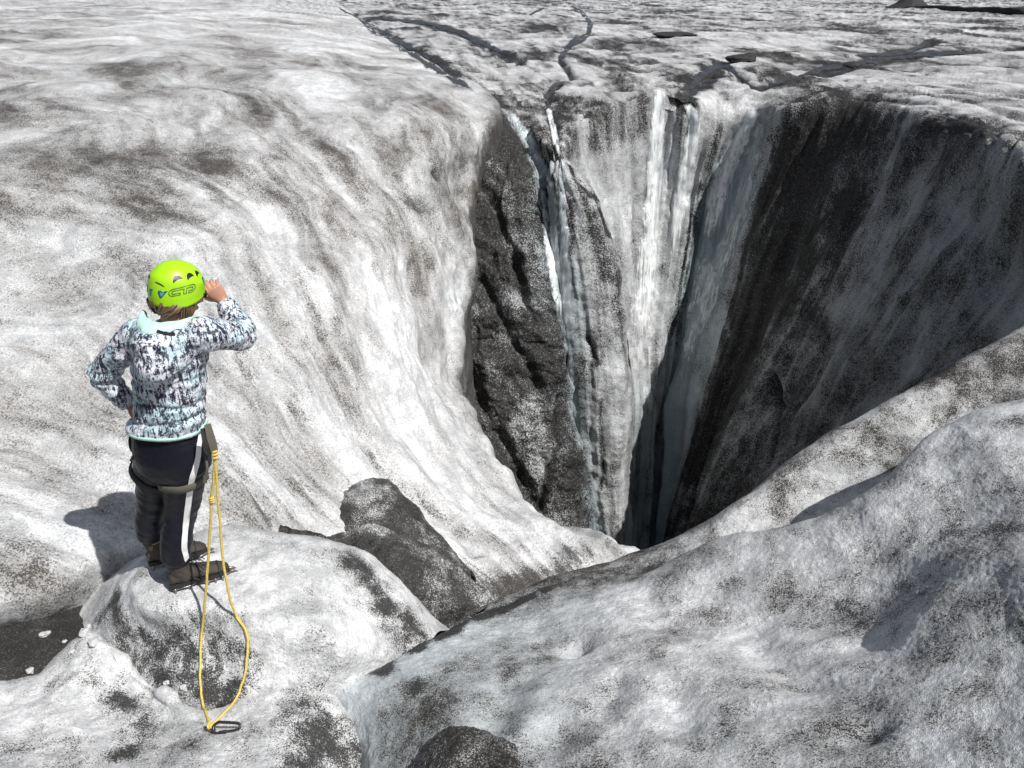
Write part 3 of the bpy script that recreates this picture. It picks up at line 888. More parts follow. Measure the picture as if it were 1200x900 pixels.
def mesh_np(me):
    co = np.empty(len(me.vertices) * 3, np.float32); me.vertices.foreach_get('co', co)
    no = np.empty(len(me.vertices) * 3, np.float32); me.vertices.foreach_get('normal', no)
    return co.reshape(-1, 3), no.reshape(-1, 3)

def push(me, fn):
    co, no = mesh_np(me)
    me.vertices.foreach_set('co', (co + no * fn(co)[:, None]).reshape(-1).astype(np.float32))
    me.update()

def bvh_of(me):
    bm = bmesh.new(); bm.from_mesh(me)
    t = BVHTree.FromBMesh(bm)
    bm.free()
    return t

CAMP = Vector((0, 0, CAMZ))
def ray_dir(u, v):
    return (Vector(W(u, v, Y=5.0)) - CAMP).normalized()

def spline(pts, n):
    A = np.array(pts, float)
    ts = np.linspace(0, len(A) - 1, n)
    i = np.clip(ts.astype(int), 0, len(A) - 2); f = (ts - i)[:, None]
    P = np.vstack([2 * A[0] - A[1], A, 2 * A[-1] - A[-2]])
    p0, p1, p2, p3 = P[i], P[i + 1], P[i + 2], P[i + 3]
    return 0.5 * (2 * p1 + (p2 - p0) * f + (2 * p0 - 5 * p1 + 4 * p2 - p3) * f**2 + (3 * p1 - p0 - 3 * p2 + p3) * f**3)

# ================================================================== water
bpy.context.view_layer.update()
DG = bpy.context.evaluated_depsgraph_get()
def ground_hit(u, v):
    h = SC.ray_cast(DG, CAMP, ray_dir(u, v))
    return (h[1], h[2], h[4].name) if h[0] else None

def ground_z(x, y, top=3.0):
    h = SC.ray_cast(DG, Vector((x, y, top)), Vector((0, 0, -1)))
    return h[1].z if h[0] else 0.0

def water_ribbon(name, pts, mat, off, across=5, stepv=4.0, crown=0.0, only=('moulin_wall', 'glacier_slope', 'ice_rib'), jump=0.9, seed=0, edge_wob=0.3):
    P = np.array(pts, float)
    L = np.hypot(np.diff(P[:, 0]), np.diff(P[:, 1])).sum()
    n = max(4, int(L / stepv))
    Q = spline(P, n)
    rng = np.random.RandomState(seed + 5)
    wob = np.convolve(rng.normal(size=n + 8), np.ones(9) / 5, 'same')[4:-4]
    wob2 = np.convolve(rng.normal(size=n + 8), np.ones(5) / 5, 'same')[4:-4]
    V = []; ok = []
    for k in range(n):
        t = Q[min(k + 1, n - 1)] - Q[max(k - 1, 0)]
        t = t[:2] / max(np.hypot(t[0], t[1]), 1e-6)
        nx = np.array([-t[1], t[0]])
        taper = min(1.0, 0.35 + 2.5 * ((n - 1 - k) if crown else min(k, n - 1 - k)) / n)
        for j in range(across):
            s = -1 + 2 * j / (across - 1)
            w = Q[k, 2] * taper * (1 + edge_wob * (wob[k] if s < 0 else wob2[k]))
            p = Q[k, :2] + nx * s * w
            h = ground_hit(*p)
            if h and h[2] in only:
                nn = h[1] if h[1].dot(h[0] - CAMP) < 0 else -h[1]
                V.append(h[0] + nn * (off + crown * (1 - s * s))); ok.append(True)
            else:
                V.append(Vector((0, 0, -50))); ok.append(False)
    F = []
    for k in range(n - 1):
        for j in range(across - 1):
            q = (k * across + j, k * across + j + 1, (k + 1) * across + j + 1, (k + 1) * across + j)
            if all(ok[i] for i in q):
                lim = jump * max(0.5, V[q[0]].y / 14)**2
                if max((V[a] - V[b]).length for a, b in ((q[0], q[1]), (q[1], q[2]), (q[2], q[3]), (q[3], q[0]))) < lim:
                    F.append(q)
    used = sorted({i for f in F for i in f})
    mp = {a: b for b, a in enumerate(used)}
    mb = MB().add([V[i] for i in used], [tuple(mp[i] for i in f) for f in F])
    o = mb.build(name, mat)
    ed = o.data.attributes.new('edge', 'FLOAT', 'POINT')
    ed.data.foreach_set('value', np.array([(1 - abs(-1 + 2 * (i % across) / (across - 1))) * min(1.0, (i // across) / (0.06 * n), (n - 1 - i // across) / (0.3 * n)) - 0.35 * max(0, 1 - (n - 1 - i // across) / (0.25 * n)) for i in used], np.float32))
    o['kind'] = 'structure'
    return o

def water_mats():
    def veil(t, m, lo, hi):
        """thin at its edges: the water film lets the wall through there"""
        e = t.attr('edge')
        n = t.noise(t.scaled(t.obj(), (1, 1, 0.10)), 26, 3, 0.6)
        a = t.smooth(t.math('ADD', e, t.math('MULTIPLY', t.math('SUBTRACT', n, 0.5), 1.1)), lo, hi)
        t.set(t.bsdf.inputs['Alpha'], a)
        return m
    t = NT('stream_water')
    p = t.obj()
    n = t.noise(p, 3.0, 5, 0.6)
    c = t.mix(n, (0.014, 0.015, 0.016), (0.07, 0.072, 0.075))
    st = veil(t, t.out(c, 0.34, t.bump(t.noise(p, 9, 4), 0.35, 0.05)), 0.05, 0.45)
    t = NT('falling_water')
    p = t.obj()
    q = t.scaled(p, (1, 1, 0.07))
    n1 = t.noise(q, 22, 4, 0.65); n2 = t.noise(p, 6, 4, 0.6)
    k = t.math('ADD', t.math('MULTIPLY', n1, 0.7), t.math('MULTIPLY', n2, 0.3))
    c = t.mix(t.smooth(k, 0.36, 0.56), (0.42, 0.47, 0.49), (0.86, 0.88, 0.88))
    fl = veil(t, t.out(c, 0.35, t.bump(n1, 0.5, 0.03)), -0.15, 0.45)
    t = NT('sheet_water')
    p = t.obj()
    q = t.scaled(p, (1, 1, 0.05))
    n1 = t.noise(q, 14, 5, 0.7)
    c = t.mix(t.smooth(n1, 0.44, 0.68), (0.30, 0.35, 0.365), (0.68, 0.71, 0.715))
    bl = veil(t, t.out(c, 0.25, t.bump(n1, 0.5, 0.03)), -0.10, 0.55)
    return st, fl, bl
M_STREAM, M_FALL, M_SHEETW = water_mats()

for k, s in enumerate(STREAMS):
    water_ribbon('meltwater_stream', [(u, v, w * 0.5) for u, v, w in s], M_STREAM, 0.012, 7, 2.0, seed=k, edge_wob=0.8)
FALLS = [
    ([(596, 132, 6), (612, 152, 8), (628, 185, 10), (641, 225, 11), (650, 290, 11), (659, 370, 11), (666, 430, 10)], M_SHEETW),
    ([(602, 140, 3), (620, 168, 4), (634, 205, 5), (642, 260, 6), (650, 340, 6), (656, 385, 5)], M_FALL),
    ([(656, 192, 2), (660, 250, 6), (663, 330, 8), (667, 430, 8)], M_SHEETW),
    ([(642, 128, 3), (648, 150, 4), (656, 188, 4)], M_FALL),
    ([(772, 103, 7), (770, 150, 9), (766, 220, 10), (760, 300, 12), (752, 370, 15), (744, 430, 14)], M_FALL),
    ([(806, 122, 5), (812, 140, 7), (809, 170, 8), (801, 215, 10), (792, 270, 8), (786, 320, 6)], M_FALL),
    ([(886, 128, 7), (868, 160, 12), (852, 195, 15), (838, 245, 14), (824, 300, 9)], M_FALL),
    ([(894, 138, 9), (874, 195, 15), (853, 260, 20), (830, 330, 20), (808, 400, 18), (794, 480, 14)], M_SHEETW),
]
for k, (s, m) in enumerate(FALLS):
    water_ribbon('waterfall', s, m, 0.012, 9, 2.5, crown=0.012, seed=40 + k, edge_wob=0.25)

# ================================================================== stones, far debris, ice rubble
def lump_mesh(name, r, seed, squash=(1, 1, 1), rough=0.35, sub=3):
    bm = bmesh.new()
    bmesh.ops.create_icosphere(bm, subdivisions=sub, radius=1.0)
    me = bpy.data.meshes.new(name); bm.to_mesh(me); bm.free()
    co, no = mesh_np(me)
    d = 1 + rough * fbm(co + seed * 7.1, 1.1, 4, seed, 0.55) + 0.12 * ridged(co + seed, 2.2, 2, seed + 3)
    co = co * d[:, None] * np.array(squash) * r
    me.vertices.foreach_set('co', co.reshape(-1).astype(np.float32)); me.update()
    return me

M_ROCK = simple_mat('basalt', (0.022, 0.021, 0.021), 0.8, 0.5, 25, 0.6)
def rock(u, v, r, seed, label, squash=(1.2, 1, 0.7), name='rock'):
    h = ground_hit(u, v)
    me = lump_mesh(name, r, seed, squash)
    o = link(name, me, M_ROCK, None, False)
    o.location = h[0] + Vector((0, 0, r * squash[2] * 0.35))
    tag(o, label, 'rock')
    return o
rock(868, 71, 0.20, 3, 'broad low dark basalt rock beside the dark melt pool above the falls', (1.5, 1.1, 0.45))
rock(877, 69, 0.15, 4, 'smaller dark rock touching the basalt rock by the melt pool', (1.1, 1.0, 0.6))
rock(1001, 79, 0.16, 5, 'lone small black rock on the ice beside the wide grey stream', (1.5, 1.0, 0.5))
rock(790, 42, 0.3, 8, 'flat dark rock lying out on the rippled ice plateau', (2.2, 1.0, 0.3))

# black debris cone and the moraine line at the far edge of the ice
def far_cone():
    base = W(1066, 9, z=1.25)
    D = base[1]
    s = D / FPX * 1.12
    mb = MB(); R = []
    for (w, d, hgt) in [(24, 24, -2), (20, 20, 0), (13, 13, 4), (8, 8, 8), (6.5, 6, 12), (6, 5, 16), (4, 3, 17)]:
        ring = []
        for q in np.arange(20) * math.pi / 10:
            k = 1 + 0.16 * float(pn(np.array([[math.cos(q) * 1.7 + hgt, math.sin(q) * 1.7, hgt * 0.2]]), 5)[0])
            ring.append(base + np.array([w * s * k * math.cos(q), d * s * k * math.sin(q), hgt * s]))
        R.append(ring)
    mb.rings(R)
    o = mb.build('debris_cone', M_ROCK, None, False)
    tag(o, 'black flat-topped debris cone standing on the far edge of the ice', 'debris cone')
far_cone()

def moraine():
    R = []
    n = 60
    for k in range(n):
        u = 1078 + 420 * k / (n - 1)
        v = 11 + 7.0 * (u - 1078) / 122 if u < 1200 else 18
        b = W(u, v, z=1.25); s = b[1] / FPX
        h = (6.0 + 2.5 * float(pn(np.array([[k * 0.45, 0.3, 0.7]]), 9)[0])) * s * min(1, 0.35 + k / 8)
        R.append([b + [0, -0.6, -0.2], b + [0, 0.0, h * 0.55], b + [0, 0.7, h], b + [0, 1.8, h * 0.9], b + [0, 4, -0.2]])
    mb = MB(); mb.rings(R, cap=True)
    o = mb.build('moraine', M_ROCK, None, True)
    o['kind'] = 'structure'
moraine()

M_CHUNK = simple_mat('ice_chunk_ice', (0.50, 0.51, 0.52), 0.4, 0.45, 90, 0.8)
rng = random.Random(5)
chunks = [(52, 744, .020, 'thumb-sized pale ice lump alone in the middle of the dark silt'),
          (99, 742, .022, 'rounded grey ice lump on the lip where the snow ridge meets the silt'),
          (111, 752, .028, 'largest grey ice lump at the tip of the crumbly snow ridge'),
          (104, 735, .017, 'small ice lump behind the largest lump at the ridge tip'),
          (84, 764, .013, 'pea-sized ice bit at the near edge of the silt'),
          (36, 786, .018, 'ice lump half sunk where the silt meets the near snow'),
          (76, 752, .010, 'tiny ice crumb on the silt close to the snow ridge'),
          (283, 868, .009, 'tiny ice splinter chipped off beside the black carabiner'),
          (215, 806, .016, 'ice lump at the foot of the climber mound near the cord'),
          (196, 800, .013, 'small ice lump resting in the dirty hollow below the boots')]
for k, (u, v, r, lab) in enumerate(chunks):
    h = ground_hit(u, v)
    if not h:
        continue
    me = lump_mesh('ice_chunk', r, 60 + k, (1.3, 1.0, 0.7), 0.9, 2)
    o = link('ice_chunk', me, M_CHUNK, None, False)
    o.location = h[0] + Vector((0, 0, r * 0.25))
    o.rotation_euler = (0, 0, rng.random() * 6)
    tag(o, lab, 'ice chunk', 'loose ice lumps')

# ================================================================== the climber
def V3(u, v, Y):
    return W(u, v, Y=Y)

def unit(a):
    a = np.array(a, float)
    return a / np.linalg.norm(a)

FEET = Vector((-1.68, 3.27, 0.0))
person = thing('person', FEET, 'person in green helmet and patterned jacket looking into the shaft, hand raised to brow', 'person')

# joints: seen position and distance
PEL = V3(200, 522, 3.17); WST = V3(199, 486, 3.16); CHE = V3(198, 425, 3.17); NEK = V3(204, 384, 3.20)
HED = V3(208, 343, 3.24)
SHL = V3(160, 394, 3.22); ELL = V3(119, 438, 3.26); WRL = V3(150, 475, 3.30)
SHR = V3(240, 391, 3.14); ELR = V3(287, 393, 3.33); WRR = V3(262, 353, 3.40)
HPL = V3(182, 535, 3.19); HPR = V3(215, 538, 3.14)
KNL = V3(179, 592, 3.28); KNR = V3(212, 598, 3.20)
ANL = np.array([-1.845, 3.33, 0.12]); ANR = np.array([-1.665, 3.165, 0.12])

YAW = math.radians(10)
BR = np.array([math.cos(YAW), -math.sin(YAW), 0]); BF = np.array([math.sin(YAW), math.cos(YAW), 0])
HY = math.radians(47); HP = math.radians(16)
HF = np.array([math.sin(HY) * math.cos(HP), math.cos(HY) * math.cos(HP), -math.sin(HP)])
HR = np.array([math.cos(HY), -math.sin(HY), 0]); HU = np.cross(HR, HF)

def ring(c, rx, ry, r=BR, f=BF, n=28, p=2.4, shift=0.0):
    out = []
    for q in np.arange(n) * 2 * math.pi / n:
        cx, sx = math.cos(q), math.sin(q)
        a = math.copysign(abs(cx)**(2 / p), cx); b = math.copysign(abs(sx)**(2 / p), sx)
        out.append(np.array(c) + r * rx * a + f * (ry * b + shift))
    return out

def chain(pts, n):
    return [p for p in spline(pts, n)]

# ---- materials
def jacket_mat():
    t = NT('jacket_print')
    p = t.obj()
    v = t.scaled(p, (78, 78, 12))
    n1 = t.noise(v, 1.0, 5, 0.65, 0.6)
    h = t.scaled(p, (13, 13, 34))
    n2 = t.noise(h, 1.0, 4, 0.6, 0.4)
    n3 = t.noise(p, 9, 4, 0.55)
    fine = t.noise(p, 150, 3, 0.7)
    k = t.math('ADD', t.math('MULTIPLY', n1, 0.62), t.math('MULTIPLY', n2, 0.30))
    k = t.math('ADD', k, t.math('MULTIPLY', t.math('SUBTRACT', fine, 0.5), 0.30))
    light = t.mix(t.smooth(n3, 0.40, 0.62), (0.74, 0.75, 0.82), (0.52, 0.68, 0.74))
    dark = t.mix(n3, (0.010, 0.011, 0.022), (0.035, 0.04, 0.075))
    c = t.mix(t.smooth(k, 0.418, 0.495), dark, light)
    w = t.noise(p, 38, 3, 0.5)
    return t.out(c, 0.5, t.bump(w, 0.35, 0.008))
M_JKT = jacket_mat()
M_MINT = simple_mat('mint_lining', (0.50, 0.78, 0.68), 0.75, 0.12, 90, 0.25)
def trouser_mat():
    t = NT('black_trousers')
    p = t.obj()
    w = t.noise(t.scaled(p, (1, 1, 2.2)), 22, 4, 0.55, 0.5)
    c = t.mix(t.noise(p, 60, 3), (0.004, 0.0045, 0.008), (0.010, 0.011, 0.020))
    m = t.out(c, 0.45, t.bump(w, 0.35, 0.010))
    t.bsdf.inputs['Specular IOR Level'].default_value = 0.25
    return m
M_TRO = trouser_mat()
M_WHT = simple_mat('white_stripe', (0.78, 0.78, 0.76), 0.6, 0.06, 60)
M_SKIN = NT('skin')
_p = M_SKIN.obj()
_c = M_SKIN.mix(M_SKIN.noise(_p, 30, 4), (0.46, 0.22, 0.15), (0.58, 0.31, 0.22))
M_SKIN = M_SKIN.out(_c, 0.5, M_SKIN.bump(M_SKIN.noise(_p, 160, 3), 0.15, 0.003))
def hair_mat():
    t = NT('brown_hair')
    p = t.obj()
    n = t.noise(t.scaled(p, (60, 60, 14)), 1.0, 4, 0.6)
    return t.out(t.mix(n, (0.05, 0.028, 0.018), (0.20, 0.115, 0.07)), 0.4)
M_HAIR = hair_mat()
def helmet_mat():
    t = NT('green_shell')
    p = t.obj()
    n = t.noise(p, 14, 4)
    c = t.mix(n, (0.34, 0.66, 0.010), (0.40, 0.74, 0.016))
    sc = t.noise(t.scaled(p, (1, 1, 3)), 90, 3, 0.7)
    c = t.mix(t.smooth(sc, 0.66, 0.76, 0, 0.35), c, (0.20, 0.40, 0.02))
    return t.out(c, t.smooth(n, 0.3, 0.7, 0.26, 0.42), t.bump(n, 0.05, 0.01))
M_HEL = helmet_mat()
M_BLACK = simple_mat('black_plastic', (0.012, 0.012, 0.013), 0.45, 0.3, 50)
M_BLUE = simple_mat('blue_decal', (0.01, 0.10, 0.19), 0.35, 0.2, 80)
M_LOGO = simple_mat('grey_print', (0.10, 0.17, 0.04), 0.4, 0.15, 80)
M_STRAP = simple_mat('olive_webbing', (0.105, 0.098, 0.078), 0.85, 0.3, 240, 0.5)
M_BSTRAP = simple_mat('black_webbing', (0.018, 0.018, 0.018), 0.8, 0.3, 240, 0.5)
M_BOOT = simple_mat('boot_leather', (0.042, 0.035, 0.028), 0.75, 0.4, 45, 0.5)
M_SOLE = simple_mat('boot_rubber', (0.016, 0.015, 0.014), 0.7, 0.3, 60, 0.4)
M_ORNG = simple_mat('orange_trim', (0.42, 0.20, 0.02), 0.6, 0.1, 60)
M_RED = simple_mat('red_trim', (0.34, 0.05, 0.03), 0.5, 0.2, 60)
M_STEEL = simple_mat('steel', (0.30, 0.30, 0.31), 0.38, 0.2, 120, 0.1, 1.0)
M_DSTEEL = simple_mat('black_anodised', (0.020, 0.020, 0.022), 0.32, 0.3, 80, 0.0, 0.0)
def rope_mat():
    t = NT('yellow_cord')
    p = t.obj()
    n = t.noise(p, 260, 3, 0.7)
    c = t.mix(t.smooth(n, 0.35, 0.65), (0.42, 0.29, 0.05), (0.82, 0.64, 0.16))
    return t.out(c, 0.7, t.bump(n, 0.5, 0.002))
M_ROPE = rope_mat()

# ---- hands
def hand(mb, wrist, d, back, thumb, curl, L=0.165, spread=0.012, tcurl=0.4):
    """wrist -> knuckles along d, back of the hand faces `back`, thumb leaves on the `thumb` side"""
    d = unit(d); thumb = unit(thumb - d * np.dot(thumb, d)); back = unit(np.cross(d, thumb)) * np.sign(np.dot(np.cross(d, thumb), back))
    pl = L * 0.50
    R = []
    for s, w, h in [(0, .025, .019), (.25, .031, .018), (.6, .039, .016), (.92, .041, .0135), (1.0, .039, .014)]:
        c = wrist + d * pl * s
        R.append([c + thumb * w * math.cos(q) + back * h * math.sin(q) for q in np.arange(14) * 2 * math.pi / 14])
    mb.rings(R)
    for k, (off, ln, r) in enumerate([(.030, .070, .0088), (.0105, .078, .0090), (-.0095, .072, .0086), (-.029, .056, .0076)]):
        p = wrist + d * pl * (0.93 - 0.05 * (k == 3)) + thumb * off
        dd = unit(d + thumb * (1.5 - k) * spread * 8 * 0.6)
        pts = [p - dd * 0.015, p]
        ang = curl[k]
        for j, fr in enumerate((.46, .30, .24)):
            ax = math.cos(ang) * dd - math.sin(ang) * back
            p = p + ax * ln * fr
            pts.append(p)
            ang += curl[k] * (0.75 if j == 0 else 0.5) + 0.12
        mb.tube(chain(pts, 12), np.linspace(r * 1.08, r * 0.78, 12), 8)
    p = wrist + d * pl * 0.30 + thumb * 0.026 - back * 0.006
    pts = [p - thumb * 0.012, p]
    t1 = unit(d * 0.62 + thumb * 0.72 - back * 0.25)
    p = p + t1 * 0.036; pts.append(p)
    t2 = unit(d * 0.88 + thumb * (0.45 - tcurl) - back * 0.30)
    p = p + t2 * 0.030; pts.append(p)
    p = p + unit(t2 - thumb * tcurl * 0.5) * 0.022; pts.append(p)
    mb.tube(chain(pts, 10), np.linspace(0.0125, 0.0085, 10), 8)

# ---- the body: one skin from head to ankles
def build_body():
    mb = MB()
    mb.ellipsoid(HED + HU * 0.018 - HF * 0.008, 0.074, 0.094, 0.098, (HR, HF, HU))
    # face: brow to chin
    R = []
    for (up, fwd, w, d) in [(0.03, 0.035, .062, .052), (-0.005, 0.040, .060, .052), (-0.04, 0.040, .053, .048), (-0.07, 0.040, .044, .042), (-0.095, 0.046, .030, .030), (-0.104, 0.050, .016, .016)]:
        c = HED + HU * up + HF * fwd
        R.append([c + HR * w * math.cos(q) + HF * d * math.sin(q) for q in np.arange(16) * 2 * math.pi / 16])
    mb.rings(R)
    mb.tube([HED + HF * 0.088 + HU * 0.010, HED + HF * 0.098 - HU * 0.012, HED + HF * 0.106 - HU * 0.030], [.008, .010, .0125], 8)     # nose
    mb.ellipsoid(HED + HF * 0.088 - HU * 0.058, .020, .008, .006, (HR, HF, HU), 10, 6)                                           # lips
    mb.ellipsoid(HED + HF * 0.088 - HU * 0.067, .017, .008, .006, (HR, HF, HU), 10, 6)
    for s in (-1, 1):
        mb.ellipsoid(HED + HR * s * 0.076 - HF * 0.006 - HU * 0.012, .010, .020, .030, (HR, HF, HU), 10, 8)                         # ear
        mb.ellipsoid(HED + HR * s * 0.034 + HF * 0.076 - HU * 0.020, .020, .016, .016, (HR, HF, HU), 10, 8)                          # cheek
    mb.tube(chain([HED - HU * 0.05 - HF * 0.012, (HED + NEK) / 2 - HF * 0.01, NEK - np.array([0, 0, .05])], 8), [.052, .052, .051, .051, .053, .058, .066, .075], 16)
    mb.rings([ring(c, rx, ry) for c, rx, ry in [(NEK - [0, 0, .02], .10, .06), (NEK - [0, 0, .07], .145, .085), (CHE, .135, .095), (WST, .12, .085), (PEL, .14, .095), (PEL - [0, 0, .07], .13, .09)]])
    for sh, el, wr in ((SHL, ELL, WRL), (SHR, ELR, WRR)):
        mb.tube(chain([sh, el], 6), np.linspace(.046, .036, 6), 12)
        mb.tube(chain([el, wr], 6), [.036, .038, .035, .031, .027, .025], 12)
    for hp, kn, an in ((HPL, KNL, ANL), (HPR, KNR, ANR)):
        mb.tube(chain([hp, kn], 6), np.linspace(.078, .052, 6), 14)
        mb.tube(chain([kn, an], 6), [.052, .054, .050, .044, .038, .036], 14)
    # right hand: fingertips on the brow, knuckles up; left hand on the hip
    kn = V3(250, 339, 3.38)
    hand(mb, WRR, kn - WRR, np.array([0.45, -0.75, 0.55]), np.array([-0.6, -0.2, -0.5]), (0.75, 0.85, 0.92, 1.0), tcurl=0.3)
    hd = PEL + BF * 0.10 - BR * 0.10 + np.array([0, 0, 0.06]) - WRL
    hand(mb, WRL, hd, np.array([-0.8, 0.1, 0.6]), np.array([0.1, -0.9, 0.3]), (0.45, 0.5, 0.5, 0.5))
    me = remesh(mb, 0.0045, 3, 0.5)
    return me
body = link('body', build_body(), M_SKIN, person)
for s in (-1, 1):
    e = MB().ellipsoid(HED + HR * s * 0.031 + HF * 0.083 + HU * 0.008, .0125, .0125, .0115, (HR, HF, HU)).build('eye', simple_mat('eye_white', (0.7, 0.68, 0.66), 0.2), person)
    MB().ellipsoid(HED + HR * s * 0.031 + HF * 0.0935 + HU * 0.006, .006, .004, .006, (HR, HF, HU), 10, 6).build('iris', simple_mat('eye_iris', (0.05, 0.03, 0.02), 0.15), e)
# sunglasses pushed against the brow by the hand
sg = MB()
for s in (-1, 1):
    c = HED + HR * s * 0.033 + HF * 0.102 + HU * 0.010
    sg.ellipsoid(c, .027, .004, .020, (HR, HF, HU), 14, 8)
    sg.tube([HED + HR * s * 0.060 + HF * 0.096 + HU * 0.014, HED + HR * s * 0.078 + HF * 0.05 + HU * 0.012, HED + HR * s * 0.082 - HF * 0.01 + HU * 0.004], .0026, 6)
sg.tube([HED - HR * 0.012 + HF * 0.106 + HU * 0.012, HED + HR * 0.012 + HF * 0.106 + HU * 0.012], .003, 6)
sg.build('sunglasses', M_BLACK, person)

# ---- trousers
def build_trousers():
    mb = MB()
    rr = [(PEL + [0, 0, .15], .140, .100), (PEL + [0, 0, .10], .152, .108), (PEL + [0, 0, .03], .166, .122), (PEL - [0, 0, .05], .174, .128), (PEL - [0, 0, .11], .165, .118), (PEL - [0, 0, .16], .12, .09)]
    mb.rings([ring(c, a, b) for c, a, b in rr])
    for hp, kn, an, k in ((HPL, KNL, ANL, 0.96), (HPR, KNR, ANR, 1.0)):
        an2 = an + np.array([0, 0, 0.085 if k < 1 else 0.05])
        pts = chain([hp + [0, 0, .02], hp * 0.5 + kn * 0.5 + BF * 0.012, kn, kn * 0.5 + an2 * 0.5 - BF * 0.012, an2], 20)
        rad = np.interp(np.linspace(0, 1, 20), [0, .12, .28, .5, .62, .78, .93, 1], np.array([.098, .100, .092, .075, .072, .073, .068, .064]) * k)
        mb.tube(pts, rad, 20, round_ends=False)
    me = remesh(mb, 0.0065, 6, 0.5)
    def wr(co):
        Q = co.copy(); Q[:, 2] *= 1.5; Q[:, 2] += co[:, 0] * 0.9; Q[:, 0] += co[:, 2] * 0.5
        k = sstep(0.55, 0.25, co[:, 2]) * 0.6 + 0.4 + 0.5 * np.exp(-((co[:, 2] - 0.48) / 0.08)**2)
        return k * (0.006 * ridged(Q, 5, 2, 800) + 0.007 * fbm(Q, 9, 3, 810))
    push(me, wr)
    return me
tro_me = build_trousers()
trousers = link('trousers', tro_me, M_TRO, person)
BV_TRO = bvh_of(tro_me)

def hit(bv, u, v):
    r = bv.ray_cast(CAMP, ray_dir(u, v))
    return (r[0], r[1]) if r[0] is not None else None

def surface_strip(bv, pts, off=0.003, n=40, wig=0.0):
    """a strip that lies on a surface; its centre line passes behind the given sight lines"""
    Q = spline(np.array(pts, float), n)
    C3 = []; N3 = []; Wd = []
    for u, v, w in Q:
        h = hit(bv, u, v)
        if h is None:
            continue
        C3.append(h[0]); N3.append(h[1]); Wd.append(w)
    mb = MB(); V = []; F = []
    m = len(C3)
    for k in range(m):
        t = (C3[min(k + 1, m - 1)] - C3[max(k - 1, 0)]).normalized()
        nn = sum((N3[j] for j in range(max(0, k - 2), min(m, k + 3))), Vector()).normalized()
        s = t.cross(nn).normalized()
        for j in (-1, -0.5, 0, 0.5, 1):
            q = C3[k] + s * j * Wd[k]
            r = bv.find_nearest(q)
            nr = r[1] if r[1].dot(nn) > 0 else -r[1]
            V.append(r[0] + nr * off)
    for k in range(m - 1):
        for j in range(4):
            a = k * 5 + j
            F.append((a, a + 1, a + 6, a + 5))
    return mb.add(V, F)
st = surface_strip(BV_TRO, [(235, 504, .014), (233, 522, .014), (231, 540, .014), (224, 566, .014), (220, 595, .014), (217, 622, .014), (216, 642, .014), (219, 656, .014)], n=60)
st.build('side_stripe', M_WHT, trousers)

def body_band(bv, c, ax_r, ax_f, tilt_u, width, off, n=56, thick=0.004, rmax=0.4, part=None):
    """a webbing band round a limb: rays from the limb's axis outward find the cloth"""
    c = np.array(c, float)
    up = unit(np.cross(ax_r, ax_f))
    R = []
    angs = np.arange(n) * 2 * math.pi / n if part is None else np.linspace(part[0], part[1], n)
    rad = []
    for q in angs:
        d = ax_r * math.cos(q) + ax_f * math.sin(q)
        best = 0
        for e in (-0.5, 0, 0.5):
            h = bv.ray_cast(Vector(c + up * width * e), Vector(d), rmax)
            if h[0] is not None:
                best = max(best, (h[0] - Vector(c + up * width * e)).length)
        rad.append(best if best > 0 else np.nan)
    rad = np.array(rad)
    rad[np.isnan(rad)] = np.nanmean(rad)
    if part is None:
        for _ in range(3):
            rad = np.maximum(rad, (np.roll(rad, 1) + np.roll(rad, -1)) / 2)
    for q, r in zip(angs, rad):
        d = ax_r * math.cos(q) + ax_f * math.sin(q)
        a, b = r + off, r + off + thick
        R.append([c + d * a - up * width / 2, c + d * b - up * width * 0.46, c + d * (b + 0.001), c + d * b + up * width * 0.46, c + d * a + up * width / 2])
    return MB().rings(R, cap=part is not None, closed=part is None)

harness = MB()
hb = body_band(BV_TRO, PEL + [0, 0, .105], BR, BF, None, 0.040, 0.0)
harness = hb.build('harness', M_STRAP, person)
def leg_axis(hp, kn, s, tilt):
    d = unit(kn - hp)
    r = unit(BR - d * BR.dot(d)); f = unit(np.cross(d, r)) * -1
    if f.dot(BF) < 0:
        f = -f
    r2 = unit(r * math.cos(tilt) - d * math.sin(tilt))      # lift the outer side
    return r2, f
for hp, kn, s in ((HPL, KNL, -1), (HPR, KNR, 1)):
    c = hp * 0.66 + kn * 0.34
    r2, f2 = leg_axis(hp, kn, s, s * math.radians(20))
    body_band(BV_TRO, c, r2, f2, None, 0.040, 0.001, rmax=0.115).build('leg_loop', M_STRAP if s > 0 else M_BSTRAP, harness)
def strap(pts, w, th, mat, name, parent, wdir=None, n=14):
    P = chain(pts, n)
    mb = MB(); R = []
    for k, p in enumerate(P):
        t = unit(P[min(k + 1, n - 1)] - P[max(k - 1, 0)])
        view = unit(p - np.array([0, 0, CAMZ]))
        s = unit(np.cross(t, view)) if wdir is None else unit(wdir - t * np.dot(wdir, t))
        q = np.cross(s, t)
        ww = w if not hasattr(w, '__len__') else np.interp(k / (n - 1), np.linspace(0, 1, len(w)), w)
        R.append([p + s * ww + q * th, p - s * ww + q * th, p - s * ww - q * th, p + s * ww - q * th])
    mb.rings(R)
    return mb.build(name, mat, parent, False)
TIE = V3(251, 531, 3.00)
strap([V3(243, 497, 3.03), V3(247, 512, 3.01), V3(251, 526, 3.00), TIE], [.014, .017, .015, .010], .004, M_STRAP, 'tie_in_strap', harness)
strap([V3(238, 502, 3.03), V3(240, 515, 3.00), V3(242, 528, 2.99), V3(246, 533, 3.0)], [.012, .012, .008], .003, M_BSTRAP, 'gear_strap', harness)
strap([V3(241, 535, 3.02), V3(243, 548, 3.00), V3(241, 558, 3.00), V3(240, 566, 3.00)], [.004, .005, .006, .010], .002, M_STRAP, 'strap_tail', harness)
